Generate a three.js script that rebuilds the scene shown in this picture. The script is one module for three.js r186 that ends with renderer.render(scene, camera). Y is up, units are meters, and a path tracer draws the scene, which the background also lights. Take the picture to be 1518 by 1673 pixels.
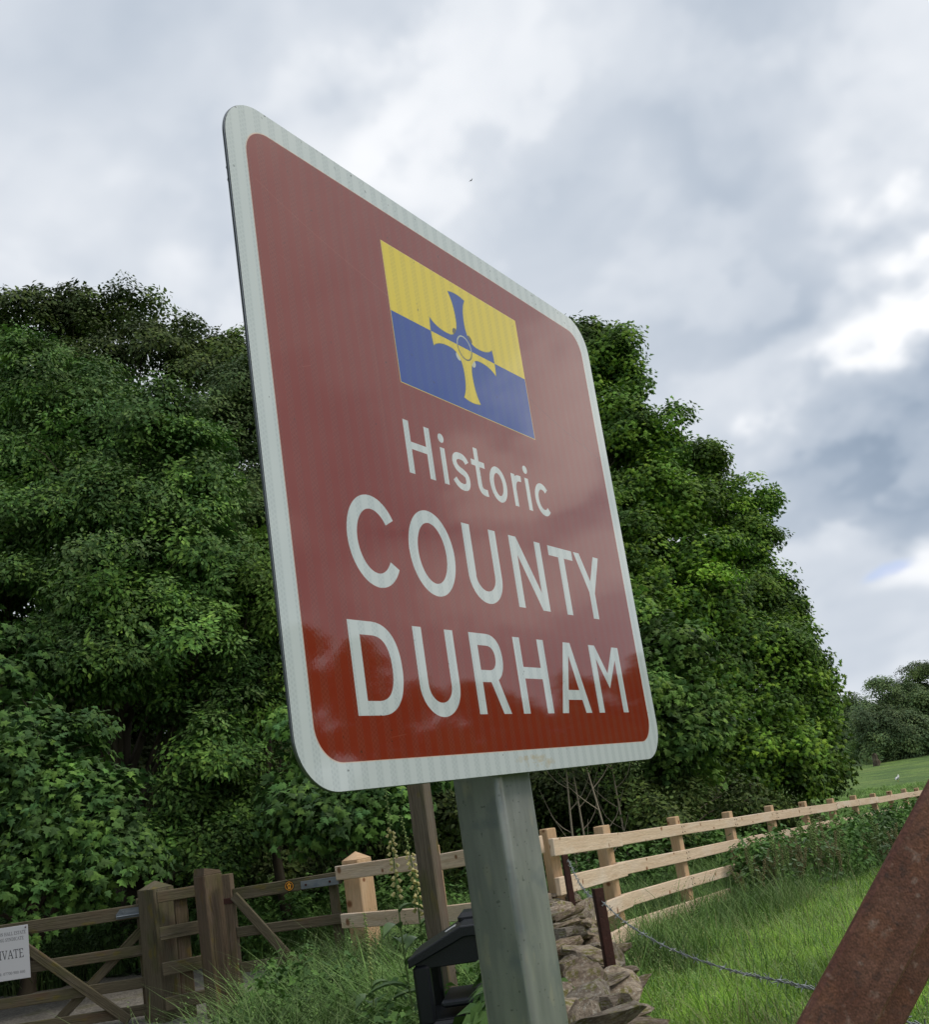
import * as THREE from 'three';
import { mergeGeometries } from 'three/addons/utils/BufferGeometryUtils.js';

// ---------------------------------------------------------------- camera, sky, sun, exposure
const scene = new THREE.Scene();
const camera = new THREE.PerspectiveCamera(65.29, 1518 / 2024, 0.05, 2500);
camera.setViewOffset(1518, 2024, 0, 0, 1518, 1673);            // the photograph is the upper part of a taller frame
camera.position.set(0, 1.6, 0);
camera.rotation.order = 'YXZ';
camera.rotation.set(0.19170, 0, -0.14937);                     // looking up 11 degrees, rolled 8.6 degrees
camera.updateMatrixWorld();
camera.updateProjectionMatrix();

const renderer = new THREE.WebGLRenderer({ antialias: true });
renderer.toneMapping = THREE.LinearToneMapping;
renderer.toneMappingExposure = 1.0;
renderer.shadowMap.enabled = true;

// seeded random numbers and tiling value noise
function rng(seed) { let s = seed >>> 0; return () => { s = (s + 0x6D2B79F5) >>> 0; let t = s; t = Math.imul(t ^ (t >>> 15), t | 1); t ^= t + Math.imul(t ^ (t >>> 7), t | 61); return ((t ^ (t >>> 14)) >>> 0) / 4294967296; }; }
const hash3 = (x, y, z) => { let h = Math.imul(x, 374761393) ^ Math.imul(y, 668265263) ^ Math.imul(z, 1274126177); h = Math.imul(h ^ (h >>> 13), 1274126177); return ((h ^ (h >>> 16)) >>> 0) / 4294967296; };
const sm = (t) => t * t * (3 - 2 * t), lerp = (a, b, t) => a + (b - a) * t, clamp = (v, a = 0, b = 1) => Math.min(b, Math.max(a, v));
const step = (a, b, v) => sm(clamp((v - a) / (b - a)));
function noise3(x, y, z) {
  const xi = Math.floor(x), yi = Math.floor(y), zi = Math.floor(z), u = sm(x - xi), v = sm(y - yi), w = sm(z - zi);
  const l = (k) => lerp(lerp(hash3(xi, yi, zi + k), hash3(xi + 1, yi, zi + k), u), lerp(hash3(xi, yi + 1, zi + k), hash3(xi + 1, yi + 1, zi + k), u), v);
  return lerp(l(0), l(1), w);
}
function fbm3(x, y, z, o = 5) { let s = 0, a = 0.5, n = 0; for (let i = 0; i < o; i++) { s += a * noise3(x, y, z); n += a; a *= 0.5; x = x * 2.03 + 17.1; y = y * 2.03 + 5.3; z = z * 2.03 + 9.7; } return s / n; }
function tile2(x, y, px, py, seed) {                            // value noise that repeats after px, py cells
  const xi = Math.floor(x), yi = Math.floor(y), u = sm(x - xi), v = sm(y - yi), m = (a, n) => ((a % n) + n) % n;
  const h = (a, b) => hash3(m(a, px), m(b, py), seed);
  return lerp(lerp(h(xi, yi), h(xi + 1, yi), u), lerp(h(xi, yi + 1), h(xi + 1, yi + 1), u), v);
}
function tfbm(x, y, px, py, seed, o = 4) { let s = 0, a = 0.5, n = 0; for (let i = 0; i < o; i++) { s += a * tile2(x, y, px, py, seed + i); n += a; a *= 0.5; x *= 2; y *= 2; px *= 2; py *= 2; } return s / n; }

// overcast sky: layered cloud with a few thinner, brighter places and a darker bank low on the right
{
  const W = 2048, H = 1024, data = new Float32Array(W * H * 4), R = Math.PI / 180;
  const spots = [ // azimuth, elevation, half widths, turn, strength: where the cloud is thinner (+) or thicker (-)
    [27, 22.5, 5.2, 2.4, 0.35, 0.55], [31, 26, 5, 2.2, 0.6, 0.35], [26, 17, 7, 2.8, -0.1, -0.30], [26.5, 13.2, 6, 2.4, 0.05, -0.42], [34, 16, 6, 4, 0, -0.3],
    [26, 7, 6, 2.6, 0, 0.45], [25, 3.5, 8, 1.6, 0, 0.1], [8, 28, 6, 2.2, -0.25, -0.12], [24, 36, 9, 4.5, 0.1, -0.24], [15, 33, 8, 3, 0.2, -0.1], [22, 28, 6, 2.4, 0.5, -0.22], [4, 40, 8, 3, 0.3, 0.3], [-3, 37, 6, 4, -0.3, 0.14],
    [-12, 28, 5, 4, 0, 0.2], [-18, 36, 6, 3, 0.4, -0.1], [-22, 30, 7, 3, 0, 0.08], [13, 24, 6, 2, 0.1, -0.15], [60, 20, 5, 4.5, 0.1, 0.95], [62, 11.5, 7, 2.6, 0.1, 0.6], [74.5, 20, 6, 6, 0, -0.4], [76, 36, 8, 6, 0, -0.25], [64, 17, 9, 1.2, 0.1, -0.3],
  ];
  for (let j = 0; j < H; j++) {
    const el = ((j + 0.5) / H * 180 - 90) * R;
    for (let i = 0; i < W; i++) {
      const az = ((i + 0.5) / W) * 2 * Math.PI - Math.PI;       // u = atan2(z, x) / 2pi + 0.5
      const x = Math.cos(el) * Math.cos(az), z = Math.cos(el) * Math.sin(az), y = Math.sin(el), k = (j * W + i) * 4;
      const yy = Math.max(y, 0.0), f = 2.1 / (yy + 0.42), cx = x * f, cz = z * f;
      const wx = fbm3(cx * 0.9 + 3, cz * 0.9, 1.5, 3) - 0.5, wz = fbm3(cx * 0.9, cz * 0.9 + 7, 4.5, 3) - 0.5;
      const big = fbm3(cx * 0.8 + wx * 1.6 + 11, cz * 0.8 + wz * 1.6, 2.2, 5);
      const puff = fbm3(x * 4.2 + wx * 1.2 + 3, y * 7 + wz, z * 4.2 + wz * 1.2, 6), puff2 = fbm3(x * 11 + wx * 3, y * 17 + 9, z * 11 + wz * 3, 4);
      let d = 0.80 + (big - 0.5) * 0.22 + (puff - 0.5) * 0.40 + (puff2 - 0.5) * 0.22;
      const azd = Math.atan2(x, -z) / R, eld = el / R, wob = (puff - 0.5) * 20 + (puff2 - 0.5) * 16, wob2 = (fbm3(x * 6 + 40, y * 9, z * 6, 6) - 0.5) * 18 + (fbm3(x * 24 + 4, y * 30, z * 24, 4) - 0.5) * 6;
      { const sx = 0.62, sy = 0.766, sz = 0.166, a = Math.acos(clamp(x * sx + y * sy + z * sz, -1, 1)) / R; d += 0.42 * Math.exp(-((a / 30) ** 2)); }
      for (const [a, e, sa, se, t, s] of spots) {
        const da = azd - a + wob, de = eld - e + wob2; if (Math.abs(da) > 40 || Math.abs(de) > 20) continue;
        const c = Math.cos(t), n = Math.sin(t), p = (da * c + de * n) / sa, q = (-da * n + de * c) / se;
        const fall = Math.exp(-(p * p + q * q) * 0.7); d += s * 0.62 * (0.5 * fall + 0.5 * step(0.2, 0.7, fall));
      }
      // thickness to colour: thick cloud is blue grey, thin cloud white
      const L = clamp(d, 0.28, 1.5), g = clamp((L - 0.38) / 0.6, 0, 1.9);
      let r = lerp(0.31, 0.92, Math.pow(g, 1.1)), gr = lerp(0.385, 0.945, Math.pow(g, 1.06)), b = lerp(0.49, 0.985, g);
      // one torn gap shows blue air
      const hole = step(0.2, 0.8, Math.exp(-(((azd - 22.6 + wob * 0.5) / 1.7) ** 2 + ((eld - 9.3 + wob2 * 0.4) / 0.7) ** 2)));
      r = lerp(r, 0.42, hole * 0.45); gr = lerp(gr, 0.62, hole * 0.6); b = lerp(b, 0.93, hole * 0.6);
      data[k] = r; data[k + 1] = gr; data[k + 2] = b; data[k + 3] = 1;
    }
  }
  const sky = new THREE.DataTexture(data, W, H, THREE.RGBAFormat, THREE.FloatType);
  sky.mapping = THREE.EquirectangularReflectionMapping; sky.magFilter = THREE.LinearFilter; sky.minFilter = THREE.LinearFilter; sky.needsUpdate = true;
  scene.background = sky; scene.environment = sky;
}
const sun = new THREE.DirectionalLight(0xfff4e4, 1.5);
sun.position.set(45.4, 53.6, 1.6); sun.target.position.set(2, 0, -10);
sun.castShadow = true; sun.shadow.radius = 32; sun.shadow.mapSize.set(2048, 2048);
Object.assign(sun.shadow.camera, { left: -45, right: 45, top: 45, bottom: -45, near: 1, far: 200 });
scene.add(sun, sun.target);

// ---------------------------------------------------------------- helpers
const V = (x, y, z) => new THREE.Vector3(x, y, z);
const taken = new Map();
const numbered = (name) => { const n = taken.get(name) || 0; taken.set(name, n + 1); return n ? `${name}_${String(n).padStart(3, '0')}` : name; };
function thing(name, label, category, pos = [0, 0, 0], turn = 0, group) {
  const o = new THREE.Group(); o.name = numbered(name); o.position.set(...pos); o.rotation.y = turn;
  o.userData = { label, category }; if (group) o.userData.group = group; scene.add(o); return o;
}
function shade(m) { m.castShadow = true; m.receiveShadow = true; return m; }
function part(name, geo, mat, parent, pos, rot) {
  const m = shade(new THREE.Mesh(geo, mat)); m.name = name; if (pos) m.position.set(...pos); if (rot) m.rotation.set(...rot); parent.add(m); return m;
}
function structure(name, geo, mat) { const m = part(name, geo, mat, scene); m.name = numbered(name); m.userData = { kind: 'structure' }; return m; }
const plain = (g) => { const n = g.index ? g.toNonIndexed() : g; for (const k of Object.keys(n.attributes)) if (!['position', 'normal', 'uv'].includes(k)) n.deleteAttribute(k); return n; };
const merged = (list) => mergeGeometries(list.map(plain));
function metreUV(g, along = 0, off = 0) {                        // uv in metres, u along the given axis, from the face's main direction
  g = plain(g); const p = g.attributes.position, uv = new Float32Array(p.count * 2), a = V(), b = V(), c = V(), n = V();
  for (let i = 0; i < p.count; i += 3) {
    a.fromBufferAttribute(p, i); b.fromBufferAttribute(p, i + 1); c.fromBufferAttribute(p, i + 2); n.subVectors(b, a).cross(c.clone().sub(a));
    const w = [Math.abs(n.x), Math.abs(n.y), Math.abs(n.z)]; let m = w.indexOf(Math.max(...w)); const axes = [0, 1, 2].filter((q) => q !== m);
    const ua = axes.includes(along) ? along : axes[0], va = axes.find((q) => q !== ua);
    [a, b, c].forEach((q, k) => { uv[(i + k) * 2] = q.getComponent(ua) + off; uv[(i + k) * 2 + 1] = q.getComponent(va) + off * 1.7 + m * 0.37; });
  }
  g.setAttribute('uv', new THREE.BufferAttribute(uv, 2)); return g;
}
function chamfer(w, h, d, c = 0.006) {                           // a box with its twelve edges cut, 44 triangles
  const x = w / 2, y = h / 2, z = d / 2, P = [], tri = (...v) => P.push(...v.flat()), quad = (a, b, e, f) => { tri(a, b, e); tri(a, e, f); };
  const f = (ax, s, u, v) => { const q = [0, 0, 0]; q[ax] = s; const [i, j] = [0, 1, 2].filter((k) => k !== ax); q[i] = u; q[j] = v; return q; };
  const L = [x, y, z], I = [x - c, y - c, z - c];
  const face = (ax, s) => { const [i, j] = [0, 1, 2].filter((k) => k !== ax); const a = f(ax, s * L[ax], -I[i], -I[j]), b = f(ax, s * L[ax], I[i], -I[j]), e = f(ax, s * L[ax], I[i], I[j]), g = f(ax, s * L[ax], -I[i], I[j]); const flip = (ax === 1) !== (s < 0); flip ? quad(a, g, e, b) : quad(a, b, e, g); };
  for (const ax of [0, 1, 2]) for (const s of [-1, 1]) face(ax, s);
  const orient = (pts) => { // turn outwards
    const A = V(...pts[0]), n = V(...pts[1]).sub(A).cross(V(...pts[2]).sub(A)), m = pts.reduce((q, r) => q.add(V(...r)), V());
    return n.dot(m) < 0 ? pts.slice().reverse() : pts;
  };
  for (const [p, q] of [[0, 1], [0, 2], [1, 2]]) { const r = 3 - p - q; for (const s of [-1, 1]) for (const t of [-1, 1]) {
    const mk = (big, k) => { const o = [0, 0, 0]; o[p] = s * (big === p ? L[p] : I[p]); o[q] = t * (big === q ? L[q] : I[q]); o[r] = k * I[r]; return o; };
    quad(...orient([mk(p, -1), mk(p, 1), mk(q, 1), mk(q, -1)])); } }
  for (const s of [-1, 1]) for (const t of [-1, 1]) for (const k of [-1, 1]) tri(...orient([[s * L[0], t * I[1], k * I[2]], [s * I[0], t * L[1], k * I[2]], [s * I[0], t * I[1], k * L[2]]]));
  const g = new THREE.BufferGeometry(); g.setAttribute('position', new THREE.Float32BufferAttribute(P, 3)); g.computeVertexNormals(); return g;
}
function beamBetween(a, b, h, t, c = 0.006, off = 0) {           // a plank from a to b, h high, t thick, on its own axes
  const d = V(...b).sub(V(...a)), len = d.length(); const g = metreUV(chamfer(len, h, t, c), 0, off);
  const x = d.clone().normalize(), z = V(0, 1, 0).cross(x).multiplyScalar(-1).normalize(), y = z.clone().cross(x);
  const m = new THREE.Matrix4().makeBasis(x, y, z); m.setPosition((a[0] + b[0]) / 2, (a[1] + b[1]) / 2, (a[2] + b[2]) / 2); g.applyMatrix4(m); return g;
}
function tube(points, radius, radial = 6, segs) {                // tube along points; radius is a number or f(t)
  const curve = new THREE.CatmullRomCurve3(points.map((p) => (p.isVector3 ? p : V(...p)))), n = segs || Math.max(2, points.length * 3);
  const g = new THREE.TubeGeometry(curve, n, 1, radial, false), p = g.attributes.position, c = V(), q = V();
  for (let i = 0; i <= n; i++) { curve.getPointAt(i / n, c); const r = typeof radius === 'function' ? radius(i / n) : radius; for (let k = 0; k <= radial; k++) { const id = i * (radial + 1) + k; q.fromBufferAttribute(p, id).sub(c).multiplyScalar(r).add(c); p.setXYZ(id, q.x, q.y, q.z); } }
  g.computeVertexNormals(); return g;
}
function texture(w, h, fn, srgb = true, repeat = [1, 1]) {       // fn(u, v) gives [r, g, b] 0..1
  const d = new Uint8Array(w * h * 4);
  for (let j = 0; j < h; j++) for (let i = 0; i < w; i++) { const c = fn(i / w, j / h), k = (j * w + i) * 4; const v = Array.isArray(c) ? c : [c, c, c]; for (let q = 0; q < 3; q++) d[k + q] = clamp(v[q]) * 255; d[k + 3] = 255; }
  const t = new THREE.DataTexture(d, w, h); t.wrapS = t.wrapT = THREE.RepeatWrapping; t.magFilter = THREE.LinearFilter; t.minFilter = THREE.LinearMipmapLinearFilter; t.generateMipmaps = true;
  if (srgb) t.colorSpace = THREE.SRGBColorSpace; t.repeat.set(...repeat); t.needsUpdate = true; return t;
}
const mixc = (a, b, t) => a.map((v, i) => lerp(v, b[i], t));

// ---------------------------------------------------------------- materials
// sawn softwood: pale tan, growth bands along, rough saw bands across, a few knots (2 m by 0.5 m)
const knots = Array.from({ length: 9 }, (_, i) => [hash3(i, 3, 1), hash3(i, 5, 2), 0.012 + 0.02 * hash3(i, 7, 3)]);
function sawn(u, v) {
  const warp = tfbm(u * 6, v * 4, 6, 4, 21, 3), g = tfbm(u * 5, v * 40 + warp * 6, 5, 40, 31, 4), fine = tfbm(u * 40, v * 160, 40, 160, 41, 2), blot = tfbm(u * 5, v * 3, 5, 3, 51, 3);
  let c = mixc([0.835, 0.75, 0.655], [0.745, 0.64, 0.53], clamp((g - 0.35) * 1.4)); c = mixc(c, [0.85, 0.79, 0.725], clamp((blot - 0.46) * 2.4)); c = c.map((x) => x * (0.93 + 0.14 * fine));
  const s = tile2(u * 14 + v * 1.2 + warp * 0.8, 0, 14, 1, 61); if (s > 0.8) c = mixc(c, [0.56, 0.43, 0.33], (s - 0.8) * 2.6);
  for (const [ku, kv, r] of knots) { const d = Math.hypot((u - ku) * 2, (v - kv) * 0.5) / r; if (d < 1.6) c = mixc(c, [0.42, 0.25, 0.14], 0.75 * (1 - step(0.5, 1.6, d))); }
  return c;
}
const sawnMap = texture(1024, 512, sawn, true, [0.5, 2]), sawnBump = texture(512, 512, (u, v) => 0.5 * tfbm(u * 6, v * 80, 6, 80, 33, 3) + 0.5 * tfbm(u * 50, v * 30, 50, 30, 35, 3), false, [0.5, 2]);
const newWood = new THREE.MeshStandardMaterial({ map: sawnMap, bumpMap: sawnBump, bumpScale: 0.003, roughness: 0.9 });
const newWoodTan = newWood.clone(); newWoodTan.color.setRGB(0.80, 0.70, 0.565);
// weathered oak: grey brown, silvery streaks, green algae and ochre lichen in patches
function weathered(u, v) {
  const warp = tfbm(u * 5, v * 3, 5, 3, 121, 3), g = tfbm(u * 5, v * 60 + warp * 5, 5, 60, 131, 4), fine = tfbm(u * 40, v * 200, 40, 200, 141, 2), b = tfbm(u * 8, v * 4, 8, 4, 151, 4), b2 = tfbm(u * 14, v * 7, 14, 7, 161, 4), k = tfbm(u * 5, v * 3, 5, 3, 181, 4);
  let c = mixc([0.43, 0.385, 0.325], [0.335, 0.285, 0.23], clamp((g - 0.3) * 1.6)); c = mixc(c, [0.55, 0.52, 0.48], clamp((g - 0.6) * 3) * 0.7); c = mixc(c, [0.335, 0.335, 0.19], clamp((b - 0.48) * 3) * 0.7); c = mixc(c, [0.42, 0.30, 0.24], clamp((k - 0.56) * 4) * 0.6); c = mixc(c, [0.47, 0.41, 0.17], clamp((b2 - 0.68) * 7) * 0.6);
  const crack = tfbm(u * 4, v * 60 + warp * 5, 4, 60, 171, 2); if (crack > 0.78) c = mixc(c, [0.14, 0.115, 0.09], clamp((crack - 0.78) * 9));
  return c.map((x) => x * (0.86 + 0.28 * fine));
}
const oldBump = texture(512, 512, (u, v) => 0.6 * tfbm(u * 4, v * 60, 4, 60, 133, 3) + 0.4 * tfbm(u * 30, v * 100, 30, 100, 135, 2), false, [0.5, 2]);
const oldWood = new THREE.MeshStandardMaterial({ map: texture(1024, 512, weathered, true, [0.5, 2]), bumpMap: oldBump, bumpScale: 0.005, roughness: 0.95 });
const oldWoodRed = oldWood.clone(); oldWood.color.setRGB(0.76, 0.83, 0.76); oldWoodRed.color.setRGB(0.84, 0.79, 0.74);
// galvanised steel: grey green, mottled, drawn down the length
const galvMap = texture(512, 512, (u, v) => { const s = tfbm(u * 10, v * 10, 10, 10, 201, 4), t = tfbm(u * 4, v * 26, 4, 26, 211, 4), b = tfbm(u * 70, v * 70, 70, 70, 221, 2); let c = mixc([0.55, 0.565, 0.57], [0.65, 0.66, 0.66], clamp((t - 0.25) * 1.8)); c = mixc(c, [0.49, 0.525, 0.56], clamp((s - 0.55) * 3)); if (b > 0.86) c = mixc(c, [0.36, 0.38, 0.37], 0.5); const w = tfbm(u * 7 + 3, v * 22, 7, 22, 231, 3); if (w > 0.7) c = mixc(c, [0.78, 0.74, 0.66], (w - 0.7) * 2.6); return c; }, true, [2.2, 2.2]);
const galvRough = texture(256, 256, (u, v) => 0.26 + 0.16 * tfbm(u * 16, v * 40, 16, 40, 241, 4), false, [2.2, 2.2]);
const galvBump = texture(512, 512, (u, v) => { const a = tfbm(u * 6, v * 40, 6, 40, 251, 3), s = tfbm(u * 90, v * 90, 90, 90, 255, 2); return 0.7 * a + (s > 0.8 ? 0.3 : 0.05 * s); }, false, [2.2, 2.2]);
const galv = new THREE.MeshStandardMaterial({ map: galvMap, roughnessMap: galvRough, roughness: 1, metalness: 0.5, bumpMap: galvBump, bumpScale: 0.0004 });
const zinc = new THREE.MeshStandardMaterial({ color: 0xc3ccd6, metalness: 0.25, roughness: 0.5, map: galvMap });
const aluminium = new THREE.MeshStandardMaterial({ color: 0x777c82, metalness: 0.8, roughness: 0.45 });
// rust: red brown scale with darker pits and dull orange bloom
const rustMap = texture(512, 512, (u, v) => { const a = tfbm(u * 8, v * 8, 8, 8, 301, 5), b = tfbm(u * 30, v * 30, 30, 30, 311, 3), d = tfbm(u * 5, v * 5, 5, 5, 321, 4); let c = mixc([0.46, 0.315, 0.27], [0.39, 0.245, 0.205], clamp((a - 0.3) * 2)); c = mixc(c, [0.50, 0.315, 0.23], clamp((d - 0.56) * 3.2) * 0.7); if (b > 0.66) c = mixc(c, [0.30, 0.22, 0.21], clamp((b - 0.66) * 3.5)); if (b < 0.34) c = mixc(c, [0.55, 0.45, 0.42], clamp((0.34 - b) * 5)); const st = tfbm(u * 3, v * 30, 3, 30, 371, 4); if (st > 0.58) c = mixc(c, [0.33, 0.21, 0.175], clamp((st - 0.58) * 3)); const fl = tfbm(u * 11, v * 11, 11, 11, 381, 5); if (fl > 0.64) c = mixc(c, [0.50, 0.325, 0.25], clamp((fl - 0.64) * 7) * 0.55); return c.map((x) => x * (0.84 + 0.32 * tile2(u * 180, v * 180, 180, 180, 331))); }, true, [4, 4]);
const rustBump = texture(512, 512, (u, v) => 0.6 * tfbm(u * 30, v * 30, 30, 30, 341, 3) + 0.4 * tile2(u * 160, v * 160, 160, 160, 351), false, [4, 4]);
const rust = new THREE.MeshStandardMaterial({ map: rustMap, bumpMap: rustBump, bumpScale: 0.0006, roughness: 0.72, metalness: 0.1 });
const stakeRust = new THREE.MeshStandardMaterial({ map: rustMap, color: 0x8a6d66, bumpMap: rustBump, bumpScale: 0.0015, roughness: 0.85 });
const wireMat = new THREE.MeshStandardMaterial({ color: 0x8e9496, metalness: 0.6, roughness: 0.5 });
const plasticBump = texture(256, 256, (u, v) => tfbm(u * 60, v * 60, 60, 60, 361, 2), false, [5, 5]);
const blackPlastic = new THREE.MeshStandardMaterial({ color: 0x11151c, roughness: 0.42, bumpMap: plasticBump, bumpScale: 0.0004 });

// ---------------------------------------------------------------- ground
const FX = 0.955, FZ = -9.05, FDX = 0.526, FDZ = -0.8505;        // first post and direction of the long fence
const profile = [[-400, 2], [-60, 0.4], [-6, 0.05], [0, 0.10], [4, -0.03], [18, -0.66], [28, -0.82], [55, -0.55], [95, 0.0], [140, 0.6], [300, 4], [1200, 30]];
function ground(x, z) {
  const s = (x - FX) * FDX + (z - FZ) * FDZ; let h = profile[profile.length - 1][1];
  for (let i = 1; i < profile.length; i++) if (s < profile[i][0]) { const [a, ha] = profile[i - 1], [b, hb] = profile[i]; h = lerp(ha, hb, clamp((s - a) / (b - a))); break; }
  const far = step(10, 60, Math.hypot(x, z));
  const wood = step(12.5, 17, -z) * step(3, -4, x - 2) ;          // the wood stands on a slight bank
  return h + wood * 0.5 + (fbm3(x * 0.35, 3, z * 0.35, 3) - 0.5) * 0.12 + far * (fbm3(x * 0.03, 8, z * 0.03, 3) - 0.5) * 1.2;
}
const onTrack = (x, z) => { const w = (fbm3(x * 0.8, 1, z * 0.8, 3) - 0.5) * 0.9; return z > -12.9 + w && z < -3.2 + w && x > -7.2 + w && x < -1.85 + w + step(-9.5, -12, z) * 0.5; };
function sheet(x0, x1, z0, z1, cell, lift, keep) {
  const nx = Math.round((x1 - x0) / cell), nz = Math.round((z1 - z0) / cell), P = [], U = [], I = [];
  for (let j = 0; j <= nz; j++) for (let i = 0; i <= nx; i++) { const x = lerp(x0, x1, i / nx), z = lerp(z0, z1, j / nz); P.push(x, ground(x, z) + lift, z); U.push(x, -z); }
  for (let j = 0; j < nz; j++) for (let i = 0; i < nx; i++) { if (keep && !keep(lerp(x0, x1, (i + 0.5) / nx), lerp(z0, z1, (j + 0.5) / nz))) continue; const a = j * (nx + 1) + i, b = a + 1, c = a + nx + 1, d = c + 1; I.push(a, c, b, b, c, d); }
  const g = new THREE.BufferGeometry(); g.setAttribute('position', new THREE.Float32BufferAttribute(P, 3)); g.setAttribute('uv', new THREE.Float32BufferAttribute(U, 2)); g.setIndex(I); g.computeVertexNormals(); return g;
}
const turfMap = texture(1024, 1024, (u, v) => { const a = tfbm(u * 9, v * 9, 9, 9, 401, 5), b = tfbm(u * 120, v * 120, 120, 120, 411, 3), c0 = tfbm(u * 4, v * 4, 4, 4, 421, 3); let c = mixc([0.26, 0.37, 0.14], [0.39, 0.49, 0.20], clamp((a - 0.3) * 2)); c = mixc(c, [0.46, 0.50, 0.26], clamp((c0 - 0.5) * 2.4) * 0.6); return c.map((x) => x * (0.7 + 0.6 * b)); }, true, [1 / 14, 1 / 14]);
const turfBump = texture(512, 512, (u, v) => tfbm(u * 120, v * 120, 120, 120, 431, 3), false, [1 / 6, 1 / 6]);
structure('ground', (() => { // fine near the camera, coarse to the horizon
  const xs = [], zs = []; for (let t = -1; t <= 1.0001; t += 0.012) { xs.push(900 * Math.sign(t) * Math.abs(t) ** 3.4 + 24 * t); zs.push(1000 * Math.sign(t) * Math.abs(t) ** 3.4 + 26 * t - 8); }
  const P = [], U = [], I = [], n = xs.length; for (const z of zs) for (const x of xs) { P.push(x, ground(x, z), z); U.push(x, -z); }
  for (let j = 0; j < n - 1; j++) for (let i = 0; i < n - 1; i++) { const a = j * n + i; I.push(a, a + n, a + 1, a + 1, a + n, a + n + 1); }
  const g = new THREE.BufferGeometry(); g.setAttribute('position', new THREE.Float32BufferAttribute(P, 3)); g.setAttribute('uv', new THREE.Float32BufferAttribute(U, 2)); g.setIndex(I); g.computeVertexNormals(); return g;
})(), new THREE.MeshStandardMaterial({ map: turfMap, bumpMap: turfBump, bumpScale: 0.05, roughness: 1 }));
const gravelMap = texture(1024, 1024, (u, v) => { const a = tfbm(u * 8, v * 8, 8, 8, 451, 4), p = tile2(u * 130, v * 130, 130, 130, 461), q = tile2(u * 300, v * 300, 300, 300, 463); let c = mixc([0.42, 0.41, 0.39], [0.53, 0.51, 0.48], clamp((a - 0.3) * 2)); c = c.map((x) => x * (0.72 + 0.35 * p + 0.2 * q)); if (a > 0.66) c = mixc(c, [0.30, 0.31, 0.18], (a - 0.66) * 3); return c; }, true, [0.4, 0.4]);
structure('track', sheet(-8.6, -1, -14, -2.4, 0.12, 0.02, onTrack), new THREE.MeshStandardMaterial({ map: gravelMap, bumpMap: texture(512, 512, (u, v) => 0.6 * tile2(u * 130, v * 130, 130, 130, 461) + 0.4 * tile2(u * 300, v * 300, 300, 300, 463), false, [0.4, 0.4]), bumpScale: 0.012, roughness: 1 }));
const inWood = (x, z) => { const w = (fbm3(x * 0.5, 6, z * 0.5, 3) - 0.5) * 2; const line = x < 0.5 ? -13.2 : -13.2 - (x - 0.5) * 1.1; return z < line + w && z > -34 && x < 7.5 + w && x > -40; };
structure('woodland_floor', sheet(-40, 9, -36, -12, 0.4, 0.015, inWood), new THREE.MeshStandardMaterial({ map: texture(512, 512, (u, v) => { const a = tfbm(u * 14, v * 14, 14, 14, 471, 5), b = tfbm(u * 90, v * 90, 90, 90, 475, 2); return mixc([0.15, 0.115, 0.075], [0.17, 0.19, 0.08], clamp((a - 0.4) * 4)).map((x) => x * (0.7 + 0.6 * b)); }, true, [0.5, 0.5]), roughness: 1 }));

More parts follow.
